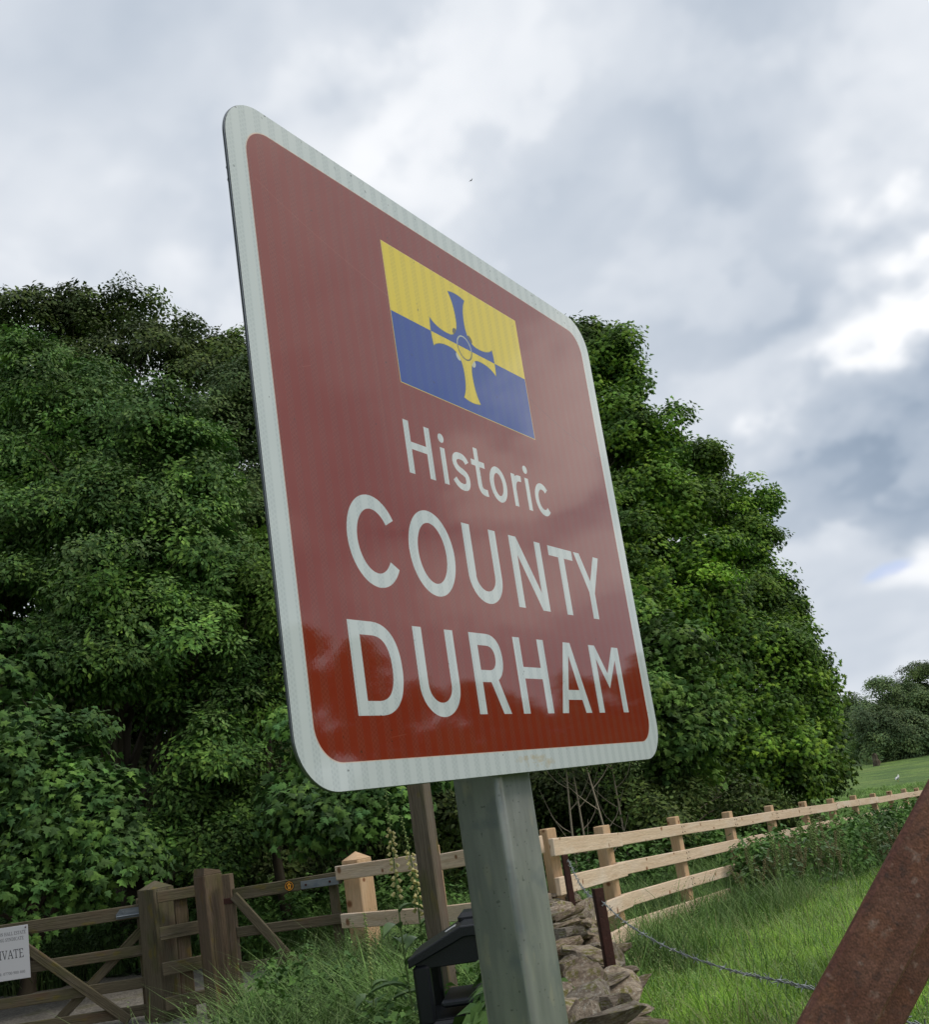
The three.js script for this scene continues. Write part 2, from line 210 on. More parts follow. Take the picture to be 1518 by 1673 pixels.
// ---------------------------------------------------------------- the road sign
{
  const SC = [0.06675, 2.10709, -1.5231], yaw = 0.97458, W = 1.0, H = 0.9304, B = 0.0344, RO = 0.068, RI = 0.046;
  const g0 = ground(SC[0], SC[2]);
  const sign = thing('road_sign', 'large brown county boundary sign with yellow and blue flag on a galvanised post', 'road sign', [SC[0], g0, SC[2]], yaw);
  const cy = SC[1] - g0;
  const rounded = (w, h, r) => { const s = new THREE.Shape(), x = w / 2, y = h / 2; s.moveTo(-x + r, -y); s.lineTo(x - r, -y); s.absarc(x - r, -y + r, r, -Math.PI / 2, 0); s.lineTo(x, y - r); s.absarc(x - r, y - r, r, 0, Math.PI / 2); s.lineTo(-x + r, y); s.absarc(-x + r, y - r, r, Math.PI / 2, Math.PI); s.lineTo(-x, -y + r); s.absarc(-x + r, -y + r, r, Math.PI, 1.5 * Math.PI); return s; };
  // printed face, drawn in millimetres of the panel
  const CW = 2048, CH = Math.round(CW * H), K = CW / 1000, cv = document.createElement('canvas'); cv.width = CW; cv.height = CH; const c = cv.getContext('2d');
  const srgb = (l) => 'rgb(' + l.map((v) => Math.round(255 * (v <= 0.0031308 ? v * 12.92 : 1.055 * v ** (1 / 2.4) - 0.055))).join(',') + ')';
  const BROWN = srgb([0.205, 0.029, 0.014]), WHITE = srgb([0.53, 0.585, 0.61]), YEL = srgb([0.68, 0.53, 0.018]), BLUE = srgb([0.008, 0.05, 0.29]), EDGE = srgb([0.62, 0.50, 0.44]);
  c.setTransform(K, 0, 0, -K, CW / 2, CH / 2);
  c.fillStyle = WHITE; c.fillRect(-520, -520, 1040, 1040);
  const rr = (w, h, r) => { c.beginPath(); const x = w / 2, y = h / 2; c.moveTo(-x + r, -y); c.arcTo(x, -y, x, y, r); c.arcTo(x, y, -x, y, r); c.arcTo(-x, y, -x, -y, r); c.arcTo(-x, -y, x, -y, r); c.closePath(); };
  rr(1000 - 2000 * B + 2.5, 1000 * H - 2000 * B + 2.5, 1000 * RI); c.fillStyle = EDGE; c.fill();
  rr(1000 - 2000 * B, 1000 * H - 2000 * B, 1000 * RI); c.fillStyle = BROWN; c.fill();
  // flag, split across, with a counterchanged flared cross
  const fx = 2.3, fy = 253.2, fw = 390, fh = 237.8;
  c.fillStyle = srgb([0.72, 0.56, 0.12]); c.fillRect(fx - fw / 2 - 1.2, fy - fh / 2 - 1.2, fw + 2.4, fh + 2.4);
  c.fillStyle = BLUE; c.fillRect(fx - fw / 2, fy - fh / 2, fw, fh / 2 + 0.5); c.fillStyle = YEL; c.fillRect(fx - fw / 2, fy, fw, fh / 2);
  const cross = () => {
    c.beginPath(); c.moveTo(fx - 24, fy + 97);
    const q = (sx, sy, sw) => { const t = (a, b) => (sw ? [fx + sx * b, fy + sy * a] : [fx + sx * a, fy + sy * b]); return t; };
    c.quadraticCurveTo(fx, fy + 104, fx + 24, fy + 97);
    const corner = (m) => { c.bezierCurveTo(...m(13, 82), ...m(11, 62), ...m(12, 44)); c.bezierCurveTo(...m(13, 26), ...m(24, 12), ...m(42, 12)); c.bezierCurveTo(...m(62, 11), ...m(80, 15), ...m(91, 24.5)); };
    const back = (m) => { c.bezierCurveTo(...m(80, 15), ...m(62, 11), ...m(42, 12)); c.bezierCurveTo(...m(24, 12), ...m(13, 26), ...m(12, 44)); c.bezierCurveTo(...m(11, 62), ...m(14, 82), ...m(24, 97)); };
    corner(q(1, 1)); c.quadraticCurveTo(fx + 95, fy, fx + 91, fy - 24.5); back(q(1, -1)); c.quadraticCurveTo(fx, fy - 104, fx - 24, fy - 97); corner(q(-1, -1)); c.quadraticCurveTo(fx - 95, fy, fx - 91, fy + 24.5); back(q(-1, 1)); c.closePath();
  };
  for (const [col, y0, y1, oc] of [[BLUE, fy, fy + 140, YEL], [YEL, fy - 140, fy, BLUE]]) {
    c.save(); c.beginPath(); c.rect(fx - 200, y0, 400, y1 - y0); c.clip(); cross(); c.fillStyle = col; c.fill(); c.lineWidth = 2.2; c.strokeStyle = srgb(oc === YEL ? [0.3, 0.28, 0.06] : [0.12, 0.13, 0.10]); c.stroke();
    for (const s of [-1, 1]) { c.beginPath(); c.ellipse(fx + s * 22.5, fy + (y0 === fy ? 1 : -1) * 23, 5.5, 7.5, s * (y0 === fy ? 0.7 : -0.7), 0, 7); c.fillStyle = col === BLUE ? srgb([0.10, 0.09, 0.05]) : srgb([0.5, 0.52, 0.42]); c.fill(); }
    cross(); c.fillStyle = col; c.fill();
    c.beginPath(); c.ellipse(fx + 1, fy, 20.5, 21.5, 0, 0, 7); c.lineWidth = 2.6; c.strokeStyle = y0 === fy ? srgb([0.42, 0.45, 0.38]) : srgb([0.10, 0.11, 0.08]); c.stroke(); c.restore();
  }
  // lettering
  c.fillStyle = WHITE; c.strokeStyle = WHITE; c.lineCap = 'butt'; c.lineJoin = 'miter';
  const poly = (...p) => { c.beginPath(); for (let i = 0; i < p.length; i += 2) c.lineTo(p[i], p[i + 1]); c.closePath(); c.fill(); };
  const bar = (x0, x1, y0, y1) => poly(x0, y0, x1, y0, x1, y1, x0, y1);
  const ring = (cx, cyy, ro, so, ri, si) => { c.beginPath(); c.ellipse(cx, cyy, ro, so, 0, 0, 2 * Math.PI); c.ellipse(cx, cyy, ri, si, 0, 0, 2 * Math.PI, true); c.fill('evenodd'); };
  const arc = (cx, cyy, rx, ry, a0, a1, w) => { c.lineWidth = w; c.beginPath(); c.ellipse(cx, cyy, rx, ry, 0, a0, a1); c.stroke(); };
  const D = Math.PI / 180;
  { // Historic
    bar(-203.5, -190, -13.8, 71.3); bar(-152.6, -139, -13.8, 71.3); bar(-191, -152, 26, 37.8);
    const i = (x) => { bar(x - 6.2, x + 6.2, -13.8, 46.5); c.beginPath(); c.arc(x, 62.5, 7.7, 0, 7); c.fill(); }; i(-110); i(139.6);
    c.lineWidth = 11.6; c.beginPath(); c.moveTo(-46, 33.5); c.bezierCurveTo(-51, 42.5, -58, 43, -65.5, 43); c.bezierCurveTo(-84, 42.5, -86, 24.5, -69, 18.5); c.bezierCurveTo(-60, 15.5, -48.5, 14.5, -49.5, 2); c.bezierCurveTo(-50.5, -9.8, -60, -10.2, -65.5, -10); c.bezierCurveTo(-74, -9.8, -80, -6.5, -86, 1.5); c.stroke();
    c.lineWidth = 12; c.beginPath(); c.moveTo(-15.3, 68); c.lineTo(-15.3, 6); c.bezierCurveTo(-15.3, -5, -9, -9.3, 6, -7.4); c.stroke(); bar(-32.6, 6.4, 35.6, 46);
    ring(42.6, 15.6, 26, 32, 13.4, 20.4);
    bar(88, 100, -13.8, 46.2); c.lineWidth = 11.4; c.beginPath(); c.moveTo(95, 22); c.bezierCurveTo(97, 38, 107, 42, 120.5, 40.4); c.stroke();
    arc(189.5, 15.3, 21.4, 25.2, 44 * D, 316 * D, 12);
  }
  { // COUNTY
    const T0 = -72.5, B0 = -197, m = -134.4;
    arc(-306.5, m, 45.2, 56, 34 * D, 326 * D, 20.2); ring(-175.6, m, 55.4, 66, 34.2, 46.6);
    bar(-89, -67.6, -155, T0); bar(-14.2, 6, -155, T0); c.lineWidth = 20.4; c.beginPath(); c.ellipse(-41.5, -154, 37.1, 35.4, 0, Math.PI, 2 * Math.PI); c.stroke();
    bar(46.2, 66.6, B0, T0); bar(128.2, 148.5, B0, T0); poly(46.2, T0, 69.4, T0, 148.5, B0, 124, B0);
    bar(174.6, 262, -91, T0); bar(208, 229, B0, T0);
    poly(269, T0, 291, T0, 319.5, -124, 346.5, T0, 368.4, T0, 329.8, -146.5, 329.8, B0, 308, B0, 308, -146.5);
  }
  { // DURHAM
    const T0 = -249.6, B0 = -374.4;
    c.beginPath(); c.moveTo(-384, T0); c.lineTo(-338, T0); c.bezierCurveTo(-299, T0, -283.6, -278, -283.6, -312); c.bezierCurveTo(-283.6, -346, -299, B0, -338, B0); c.lineTo(-384, B0); c.closePath();
    c.moveTo(-362.6, -268.4); c.lineTo(-362.6, -355.4); c.lineTo(-340, -355.4); c.bezierCurveTo(-313, -355.4, -304.8, -336, -304.8, -312); c.bezierCurveTo(-304.8, -288, -313, -268.4, -340, -268.4); c.closePath(); c.fill('evenodd');
    bar(-250.4, -230.2, -332, T0); bar(-176, -155.4, -332, T0); c.lineWidth = 20.4; c.beginPath(); c.ellipse(-203, -331.5, 37.2, 36, 0, Math.PI, 2 * Math.PI); c.stroke();
    bar(-114.7, -94.7, B0, T0); c.beginPath(); c.moveTo(-114.7, T0); c.lineTo(-70, T0); c.bezierCurveTo(-42, T0, -30.6, -266, -30.6, -287); c.bezierCurveTo(-30.6, -308, -42, -325.4, -70, -325.4); c.lineTo(-114.7, -325.4); c.closePath(); c.moveTo(-94.7, -268.6); c.lineTo(-94.7, -306.8); c.lineTo(-72, -306.8); c.bezierCurveTo(-56, -306.8, -51, -297, -51, -287.5); c.bezierCurveTo(-51, -278, -56, -268.6, -72, -268.6); c.closePath(); c.fill('evenodd'); poly(-75, -318, -52, -318, -26.8, B0, -48.5, B0);
    bar(8, 28.6, B0, T0); bar(83, 103.8, B0, T0); bar(28, 84, -317.4, -298.2);
    poly(172, T0, 196, T0, 237.6, B0, 215.6, B0, 184, -273, 153, B0, 131.8, B0); bar(158, 212, -351.3, -334);
    poly(265, T0, 288.5, T0, 324, -301, 358, T0, 384, T0, 384, B0, 362.8, B0, 362.8, -275, 323.5, -329.5, 286.6, -275, 286.6, B0, 265, B0);
  }
  // prismatic sheeting: vertical seal bands with a fine honeycomb, all over the face; light scuffs and grime
  const R = rng(77);
  c.setTransform(K, 0, 0, K, CW / 2, CH / 2);
  for (let x = -500; x < 500; x += 27) { c.fillStyle = 'rgba(30,45,60,0.042)'; c.fillRect(x + R() * 2, -480, 13, 960); }
  c.lineWidth = 0.5; c.strokeStyle = 'rgba(255,255,255,0.10)';
  for (let x0 = -500; x0 < 500; x0 += 27) for (let y = -470; y < 470; y += 6.9) for (let q = 0; q < 3; q++) { const x = x0 + 2.2 + q * 4.4, yy = y + (q % 2) * 3.45; c.beginPath(); c.moveTo(x - 2.2, yy); c.lineTo(x, yy - 3.4); c.lineTo(x + 2.2, yy); c.lineTo(x, yy + 3.4); c.closePath(); c.fillStyle = 'rgba(40,58,80,0.055)'; c.fill(); c.stroke(); }
  for (let i = 0; i < 90; i++) { const x = -480 + R() * 960, y = -440 + R() * 880, a = R() * 6.3, l = 4 + R() * 30; c.lineWidth = 0.3 + R() * 0.4; c.strokeStyle = R() < 0.6 ? `rgba(255,235,215,${0.06 + R() * 0.14})` : `rgba(20,12,10,${0.08 + R() * 0.2})`; c.beginPath(); c.moveTo(x, y); c.quadraticCurveTo(x + Math.cos(a) * l * 0.5 + R() * 5, y + Math.sin(a) * l * 0.5, x + Math.cos(a) * l, y + Math.sin(a) * l); c.stroke(); }
  for (let i = 0; i < 150; i++) { const x = -495 + R() * 990, y = R() < 0.35 ? -440 - R() * 24 : -450 + R() * 900, r = 0.4 + R() * 1.1; c.fillStyle = `rgba(25,30,25,${0.15 + R() * 0.3})`; c.beginPath(); c.ellipse(x, y, r, r * (1 + R()), R() * 3, 0, 7); c.fill(); }
  c.strokeStyle = 'rgba(60,22,22,0.5)'; c.lineWidth = 1.1; c.beginPath(); c.moveTo(205, -216); c.bezierCurveTo(280, -190, 380, -170, 458, -152); c.stroke(); c.strokeStyle = 'rgba(230,200,190,0.25)'; c.lineWidth = 0.6; c.beginPath(); c.moveTo(-455, -350); c.bezierCurveTo(-380, -320, -300, -300, -190, -275); c.stroke();
  c.strokeStyle = 'rgba(45,20,20,0.45)'; c.lineWidth = 0.9; c.beginPath(); c.moveTo(396, -175); c.lineTo(428, -150); c.moveTo(436, -168); c.lineTo(440, -152); c.stroke();
  for (let i = 0; i < 34; i++) { const x = -480 + R() * 960, y = -455 + R() * 500, l = 60 + R() * 240, w = 0.6 + R() * 2.2; c.strokeStyle = `rgba(${R() < 0.5 ? '215,205,190' : '40,30,25'},${0.025 + R() * 0.05})`; c.lineWidth = w; c.beginPath(); c.moveTo(x, y); c.bezierCurveTo(x + R() * 3, y + l * 0.3, x - R() * 3, y + l * 0.7, x + R() * 2, y + l); c.stroke(); }
  for (let i = 0; i < 26; i++) { c.fillStyle = 'rgba(170,140,90,0.13)'; c.beginPath(); c.ellipse(20 + (R() - 0.5) * 110, 458 - R() * 18, 2 + R() * 7, 1 + R() * 5, 0, 0, 7); c.fill(); }
  const face = new THREE.CanvasTexture(cv); face.colorSpace = THREE.SRGBColorSpace; face.anisotropy = 8;
  // relief: cells of the sheeting, and the slow wave of sheet metal
  const bump = texture(1024, 1024, (u, v) => { const x = u * 1000, y = v * 930, q = Math.floor(x / 4.4), yy = (y + (q % 2) * 3.45) % 6.9, dx = Math.abs((x % 4.4) / 4.4 - 0.5), dy = Math.abs(yy / 6.9 - 0.5); return 0.5 + (dx + dy > 0.46 ? 0.22 : 0) + 0.26 * (tfbm(u * 70, v * 66, 70, 66, 501, 2) - 0.5); }, false);
  bump.wrapS = bump.wrapT = THREE.ClampToEdgeWrapping;
  const print = new THREE.MeshPhysicalMaterial({ map: face, roughness: 0.03, ior: 1.66, specularIntensity: 1, bumpMap: bump, bumpScale: 0.000012 });
  // the panel, 3 mm aluminium
  const panelGeo = new THREE.ExtrudeGeometry(rounded(W, H, RO), { depth: 0.003, bevelEnabled: true, bevelSize: 0.0008, bevelThickness: 0.0008, bevelSegments: 1, curveSegments: 14 }); panelGeo.translate(0, 0, -0.0048);
  const panel = part('panel', panelGeo, aluminium, sign, [0, cy, 0]);
  // the face is very slightly wavy, as sheet aluminium is
  const faceGeo = (() => {
    const P = [], U = [], I = [], nx = 60, rows = []; for (let k = 0; k < 14; k++) rows.push(-H / 2 + RO - RO * Math.cos(k / 14 * Math.PI / 2)); for (let k = 0; k <= 40; k++) rows.push(lerp(-H / 2 + RO, H / 2 - RO, k / 40)); for (let k = 13; k >= 0; k--) rows.push(H / 2 - RO + RO * Math.cos(k / 14 * Math.PI / 2)); const ny = rows.length - 1;
    for (let j = 0; j <= ny; j++) for (let i = 0; i <= nx; i++) {
      let x = (i / nx - 0.5) * W, y = rows[j]; const a = Math.abs(x), b = Math.abs(y);
      const lim = b > H / 2 - RO ? W / 2 - RO + Math.sqrt(Math.max(0, RO * RO - (b - H / 2 + RO) ** 2)) : W / 2; x *= lim / (W / 2);
      P.push(x, y, 0.0009 * (fbm3(x * 2.4 + 5, y * 2.4, 2, 2) - 0.5)); U.push(x / W + 0.5, y / H + 0.5);
    }
    for (let j = 0; j < ny; j++) for (let i = 0; i < nx; i++) { const a = j * (nx + 1) + i; I.push(a, a + 1, a + nx + 2, a, a + nx + 2, a + nx + 1); }
    const g = new THREE.BufferGeometry(); g.setAttribute('position', new THREE.Float32BufferAttribute(P, 3)); g.setAttribute('uv', new THREE.Float32BufferAttribute(U, 2)); g.setIndex(I); g.computeVertexNormals(); return g;
  })();
  part('printed_face', faceGeo, print, panel);
  for (const y of [-0.3, 0.335]) { // stiffening channel riveted across the back
    const ch = part('channel', metreUV(merged([chamfer(0.94, 0.004, 0.022, 0.001).translate(0, 0.018, -0.0175), chamfer(0.94, 0.004, 0.022, 0.001).translate(0, -0.018, -0.0175), chamfer(0.94, 0.032, 0.003, 0.001).translate(0, 0, -0.0075)]), 0), aluminium, panel, [0, y, 0]);
    for (const x of [-0.485, 0.485]) for (const dy of [-0.009, 0.009]) part('rivet', new THREE.SphereGeometry(0.005, 8, 6).scale(1, 1, 0.7), zinc, ch, [x * 1.02, dy + 0.005, -0.006]);
    const clip = part('clip', metreUV(merged([chamfer(0.15, 0.03, 0.005, 0.001).translate(0, 0, -0.128), chamfer(0.005, 0.03, 0.1, 0.001).translate(-0.058, 0, -0.078), chamfer(0.005, 0.03, 0.1, 0.001).translate(0.058, 0, -0.078)]), 0), zinc, panel, [0, y, 0]);
    for (const x of [-0.068, 0.068]) part('bolt', new THREE.CylinderGeometry(0.007, 0.007, 0.02, 6).rotateX(Math.PI / 2), zinc, clip, [x, 0, -0.135]);
  }
  // square hollow post
  const ps = new THREE.Shape(), pw = 0.0505, pd = 0.0455, pr = 0.0135; ps.moveTo(-pw + pr, -pd); ps.lineTo(pw - pr, -pd); ps.absarc(pw - pr, -pd + pr, pr, -Math.PI / 2, 0); ps.lineTo(pw, pd - pr); ps.absarc(pw - pr, pd - pr, pr, 0, Math.PI / 2); ps.lineTo(-pw + pr, pd); ps.absarc(-pw + pr, pd - pr, pr, Math.PI / 2, Math.PI); ps.lineTo(-pw, -pd + pr); ps.absarc(-pw + pr, -pd + pr, pr, Math.PI, 1.5 * Math.PI);
  const postGeo = new THREE.ExtrudeGeometry(ps, { depth: cy + 0.36 + 0.4, bevelEnabled: false, steps: 1, curveSegments: 6 }); postGeo.rotateX(-Math.PI / 2).translate(0, -0.4, 0);
  { const p = postGeo.attributes.position, u = postGeo.attributes.uv; for (let i = 0; i < p.count; i++) u.setXY(i, p.getY(i), Math.abs(p.getX(i)) > pw - 0.001 ? p.getZ(i) : p.getX(i) + 0.2); }
  const post = part('post', postGeo, galv, sign, [0, 0, -0.0745]);
  part('cap', new THREE.CylinderGeometry(0.066, 0.07, 0.012, 4).rotateY(Math.PI / 4), blackPlastic, post, [0, cy + 0.366, 0]);
}

// ---------------------------------------------------------------- gates and gate posts
function gatePost(label, x, z, w, h, turn, mat, top = 'pyramid', topH = 0.06, name = 'gate_post', lean = 0) {
  const y = ground(x, z), t = thing(name, label, 'gate post', [x, y, z], turn, 'gate posts'); t.rotation.z = lean;
  const body = metreUV(chamfer(w, h + 0.4, w, 0.008), 1, x * 1.3); part('shaft', body, mat, t, [0, (h - 0.4) / 2, 0]);
  const tg = top === 'pyramid' ? new THREE.ConeGeometry(w * 0.707 - 0.003, topH, 4).rotateY(Math.PI / 4) : (() => { const g = new THREE.BoxGeometry(w - 0.008, topH, w - 0.008), p = g.attributes.position; for (let i = 0; i < p.count; i++) if (p.getY(i) > 0) { p.setY(i, p.getX(i) < 0 ? topH * 0.45 : topH * -0.1); p.setX(i, p.getX(i) * 0.86); } g.computeVertexNormals(); return g; })();
  part('top', metreUV(tg, 0, z), mat, t, [0, h + topH / 2 + 0.001, 0]); return t;
}
gatePost('mossy old gate post with pointed top at the latch end of the wide gate', -3.36, -9.62, 0.245, 1.23, 1.02, oldWood, 'pyramid', 0.075);
gatePost('thick cracked old gate post with chipped top, hinge side of the small gate', -2.735, -9.3, 0.195, 1.29, 0.82, oldWoodRed, 'worn', 0.07, 'gate_post', 0.012);
gatePost('new tan gate post with four-sided point where the small gate latches', -1.29, -8.95, 0.195, 1.235, 1.0, newWoodTan, 'pyramid', 0.07);
{ // wide field gate, 5 rails, seen to its left end
  const x1 = -3.49, z1 = -9.66, ang = 0.03, L = 3.1, y0 = ground(-4.5, -9.7); const t = thing('field_gate', 'wide weathered five-bar field gate with crossed braces, on the left', 'gate', [x1, y0, z1], ang);
  const b = y0 * -1; const rail = (y, h, off) => part('rail', beamBetween([-L, y + b, 0], [0, y + b, 0], h, 0.04, 0.005, off), oldWood, t);
  rail(1.105, 0.125, 0.1); rail(0.735, 0.1, 0.9); rail(0.44, 0.1, 1.5); rail(0.19, 0.1, 2.2); rail(0.92 - 0.0, 0.001 + 0.0, 0).visible = true;
  t.remove(t.children[t.children.length - 1]);
  part('stile', metreUV(chamfer(0.09, 1.2, 0.07, 0.006), 1, 0.4), oldWood, t, [-0.05, 0.62 + b, -0.058]); part('stile', metreUV(chamfer(0.1, 1.35, 0.075, 0.006), 1, 0.7), oldWood, t, [-L + 0.05, 0.66 + b, -0.06]);
  part('brace', beamBetween([-1.35, 1.1 + b, 0.038], [-0.22, 0.12 + b, 0.038], 0.09, 0.03, 0.005, 0.3), oldWood, t); part('brace', beamBetween([-0.05, 0.93 + b, -0.037], [-1.05, 0.1 + b, -0.037], 0.085, 0.03, 0.005, 1.1), oldWood, t);
  const lp = part('latch_plate', metreUV((() => { const s = new THREE.Shape(); s.moveTo(-0.27, -0.045); s.lineTo(0, -0.045); s.lineTo(0, 0.045); s.lineTo(-0.23, 0.045); s.lineTo(-0.27, 0.0); return new THREE.ExtrudeGeometry(s, { depth: 0.006, bevelEnabled: false }); })(), 0), zinc, t, [-0.005, 1.1 + b, 0.022]);
  part('latch_bolt', tube([[-0.26, -0.022, 0.016], [0.0, -0.02, 0.016], [0.14, -0.018, 0.02]], 0.009, 6, 4), zinc, lp); part('screw', new THREE.CylinderGeometry(0.009, 0.009, 0.008, 8).rotateX(Math.PI / 2), zinc, lp, [-0.2, 0.015, 0.008]);
}
{ // short railed panel between the two old posts
  const t = thing('old_fence', 'short old railed panel filling the gap between two gate posts', 'fence', [-3.1, ground(-3.1, -9.45), -9.46], 0.45); const b = -ground(-3.1, -9.45);
  [[1.215, 0.105], [0.88, 0.12], [0.56, 0.12], [0.25, 0.12]].forEach(([y, h], i) => part('rail', beamBetween([-0.19, y + b, 0], [0.3, y + b, 0], h, 0.045, 0.005, i * 0.6), oldWood, t));
  part('upright', metreUV(chamfer(0.12, 1.15, 0.06, 0.006), 1, 0.2), oldWoodRed, t, [0.03, 0.6 + b, -0.056]);
}
{ // small walkers' gate
  const x0 = -2.47, z0 = -9.17, x1 = -1.45, z1 = -8.98, y0 = ground(-2, -9), L = Math.hypot(x1 - x0, z1 - z0); const t = thing('walkers_gate', 'narrow weathered wooden gate with one diagonal brace, beside the new post', 'gate', [x0, y0, z0], Math.atan2(z0 - z1, x1 - x0)); const b = -y0;
  part('hinge_stile', metreUV(chamfer(0.085, 1.36, 0.08, 0.006), 1, 0.3), oldWoodRed, t, [-0.06, 0.66 + b, 0]); part('stile', metreUV(chamfer(0.08, 1.1, 0.05, 0.006), 1, 0.8), oldWood, t, [L - 0.1, 0.62 + b, -0.048]);
  part('rail', beamBetween([-0.015, 1.145 + b, 0], [L, 1.165 + b, 0], 0.11, 0.045, 0.005, 0.5), oldWood, t);
  [[0.81, 0.09], [0.5, 0.09], [0.2, 0.09]].forEach(([y, h], i) => part('rail', beamBetween([-0.015, y + b, 0], [L, y + b, 0], h, 0.04, 0.005, 1 + i * 0.7), oldWood, t));
  part('brace', beamBetween([0.0, 1.14 + b, 0.037], [0.62, 0.36 + b, 0.037], 0.085, 0.03, 0.005, 0.9), oldWood, t);
  const lp = part('latch_plate', metreUV(chamfer(0.36, 0.07, 0.007, 0.002), 0), zinc, t, [L - 0.2, 1.145 + b, 0.028]);
  for (const x of [-0.13, 0.1]) part('screw', new THREE.CylinderGeometry(0.011, 0.011, 0.006, 8).rotateX(Math.PI / 2), stakeRust, lp, [x, 0, 0.006]);
  part('hinge_strap', metreUV(chamfer(0.16, 0.05, 0.006, 0.002), 0), stakeRust, t, [-0.02, 1.1 + b, 0.045]);
  // round footpath disc, drawn on its face
  const cv = document.createElement('canvas'); cv.width = cv.height = 256; const c = cv.getContext('2d'); c.fillStyle = '#1c1a14'; c.fillRect(0, 0, 256, 256); c.fillStyle = '#e0992a'; c.beginPath(); c.arc(128, 128, 118, 0, 7); c.fill(); c.fillStyle = '#1c1a14'; c.beginPath(); c.arc(128, 128, 100, 0, 7); c.fill();
  c.fillStyle = '#e0992a'; c.beginPath(); c.moveTo(128, 38); c.lineTo(200, 112); c.lineTo(172, 112); c.lineTo(172, 205); c.lineTo(84, 205); c.lineTo(84, 112); c.lineTo(56, 112); c.closePath(); c.fill(); c.fillStyle = '#1c1a14'; c.beginPath(); c.arc(128, 118, 20, 0, 7); c.fill(); c.fillRect(122, 118, 12, 52);
  const dm = new THREE.CanvasTexture(cv); dm.colorSpace = THREE.SRGBColorSpace;
  const disc = part('waymark_disc', new THREE.CylinderGeometry(0.045, 0.045, 0.004, 28).rotateX(Math.PI / 2), new THREE.MeshStandardMaterial({ color: 0x1c1a14, roughness: 0.5 }), t, [0.545, 1.155 + b, 0.0255]); disc.userData.label = 'round orange and black waymark disc';
  part('print', new THREE.CircleGeometry(0.043, 28), new THREE.MeshStandardMaterial({ map: dm, roughness: 0.5 }), disc, [0, 0, 0.0035]);
}
{ // notice board hung on the wide gate
  const cv = document.createElement('canvas'); cv.width = 640; cv.height = 640; const c = cv.getContext('2d'); c.fillStyle = '#c9ccd2'; c.fillRect(0, 0, 640, 640); c.fillStyle = '#2a2c38'; c.textAlign = 'center'; c.textBaseline = 'alphabetic';
  const line = (s, y, size, w) => { c.font = `${size}px serif`; c.fillText(s, 320, y, w); };
  line('EGGLESTON HALL ESTATE', 100, 56, 590); line('SHOOTING SYNDICATE', 170, 56, 520); line('PRIVATE', 385, 150, 500); line('KEEPER: 07700 900 460', 575, 46, 560);
  const m = new THREE.CanvasTexture(cv); m.colorSpace = THREE.SRGBColorSpace;
  const t = thing('notice_board', 'white notice reading PRIVATE fixed to the wide gate', 'notice', [-4.815, 0.895, -9.555], 0.03);
  part('board', chamfer(0.44, 0.49, 0.006, 0.002), new THREE.MeshStandardMaterial({ color: 0xb9bcc2, roughness: 0.6 }), t); part('print', new THREE.PlaneGeometry(0.434, 0.484), new THREE.MeshStandardMaterial({ map: m, roughness: 0.55 }), t, [0, 0, 0.0045]);
  for (const x of [-0.2, 0.2]) part('screw', new THREE.CylinderGeometry(0.007, 0.007, 0.006, 8).rotateX(Math.PI / 2), stakeRust, t, [x, 0.222, 0.006]);
}

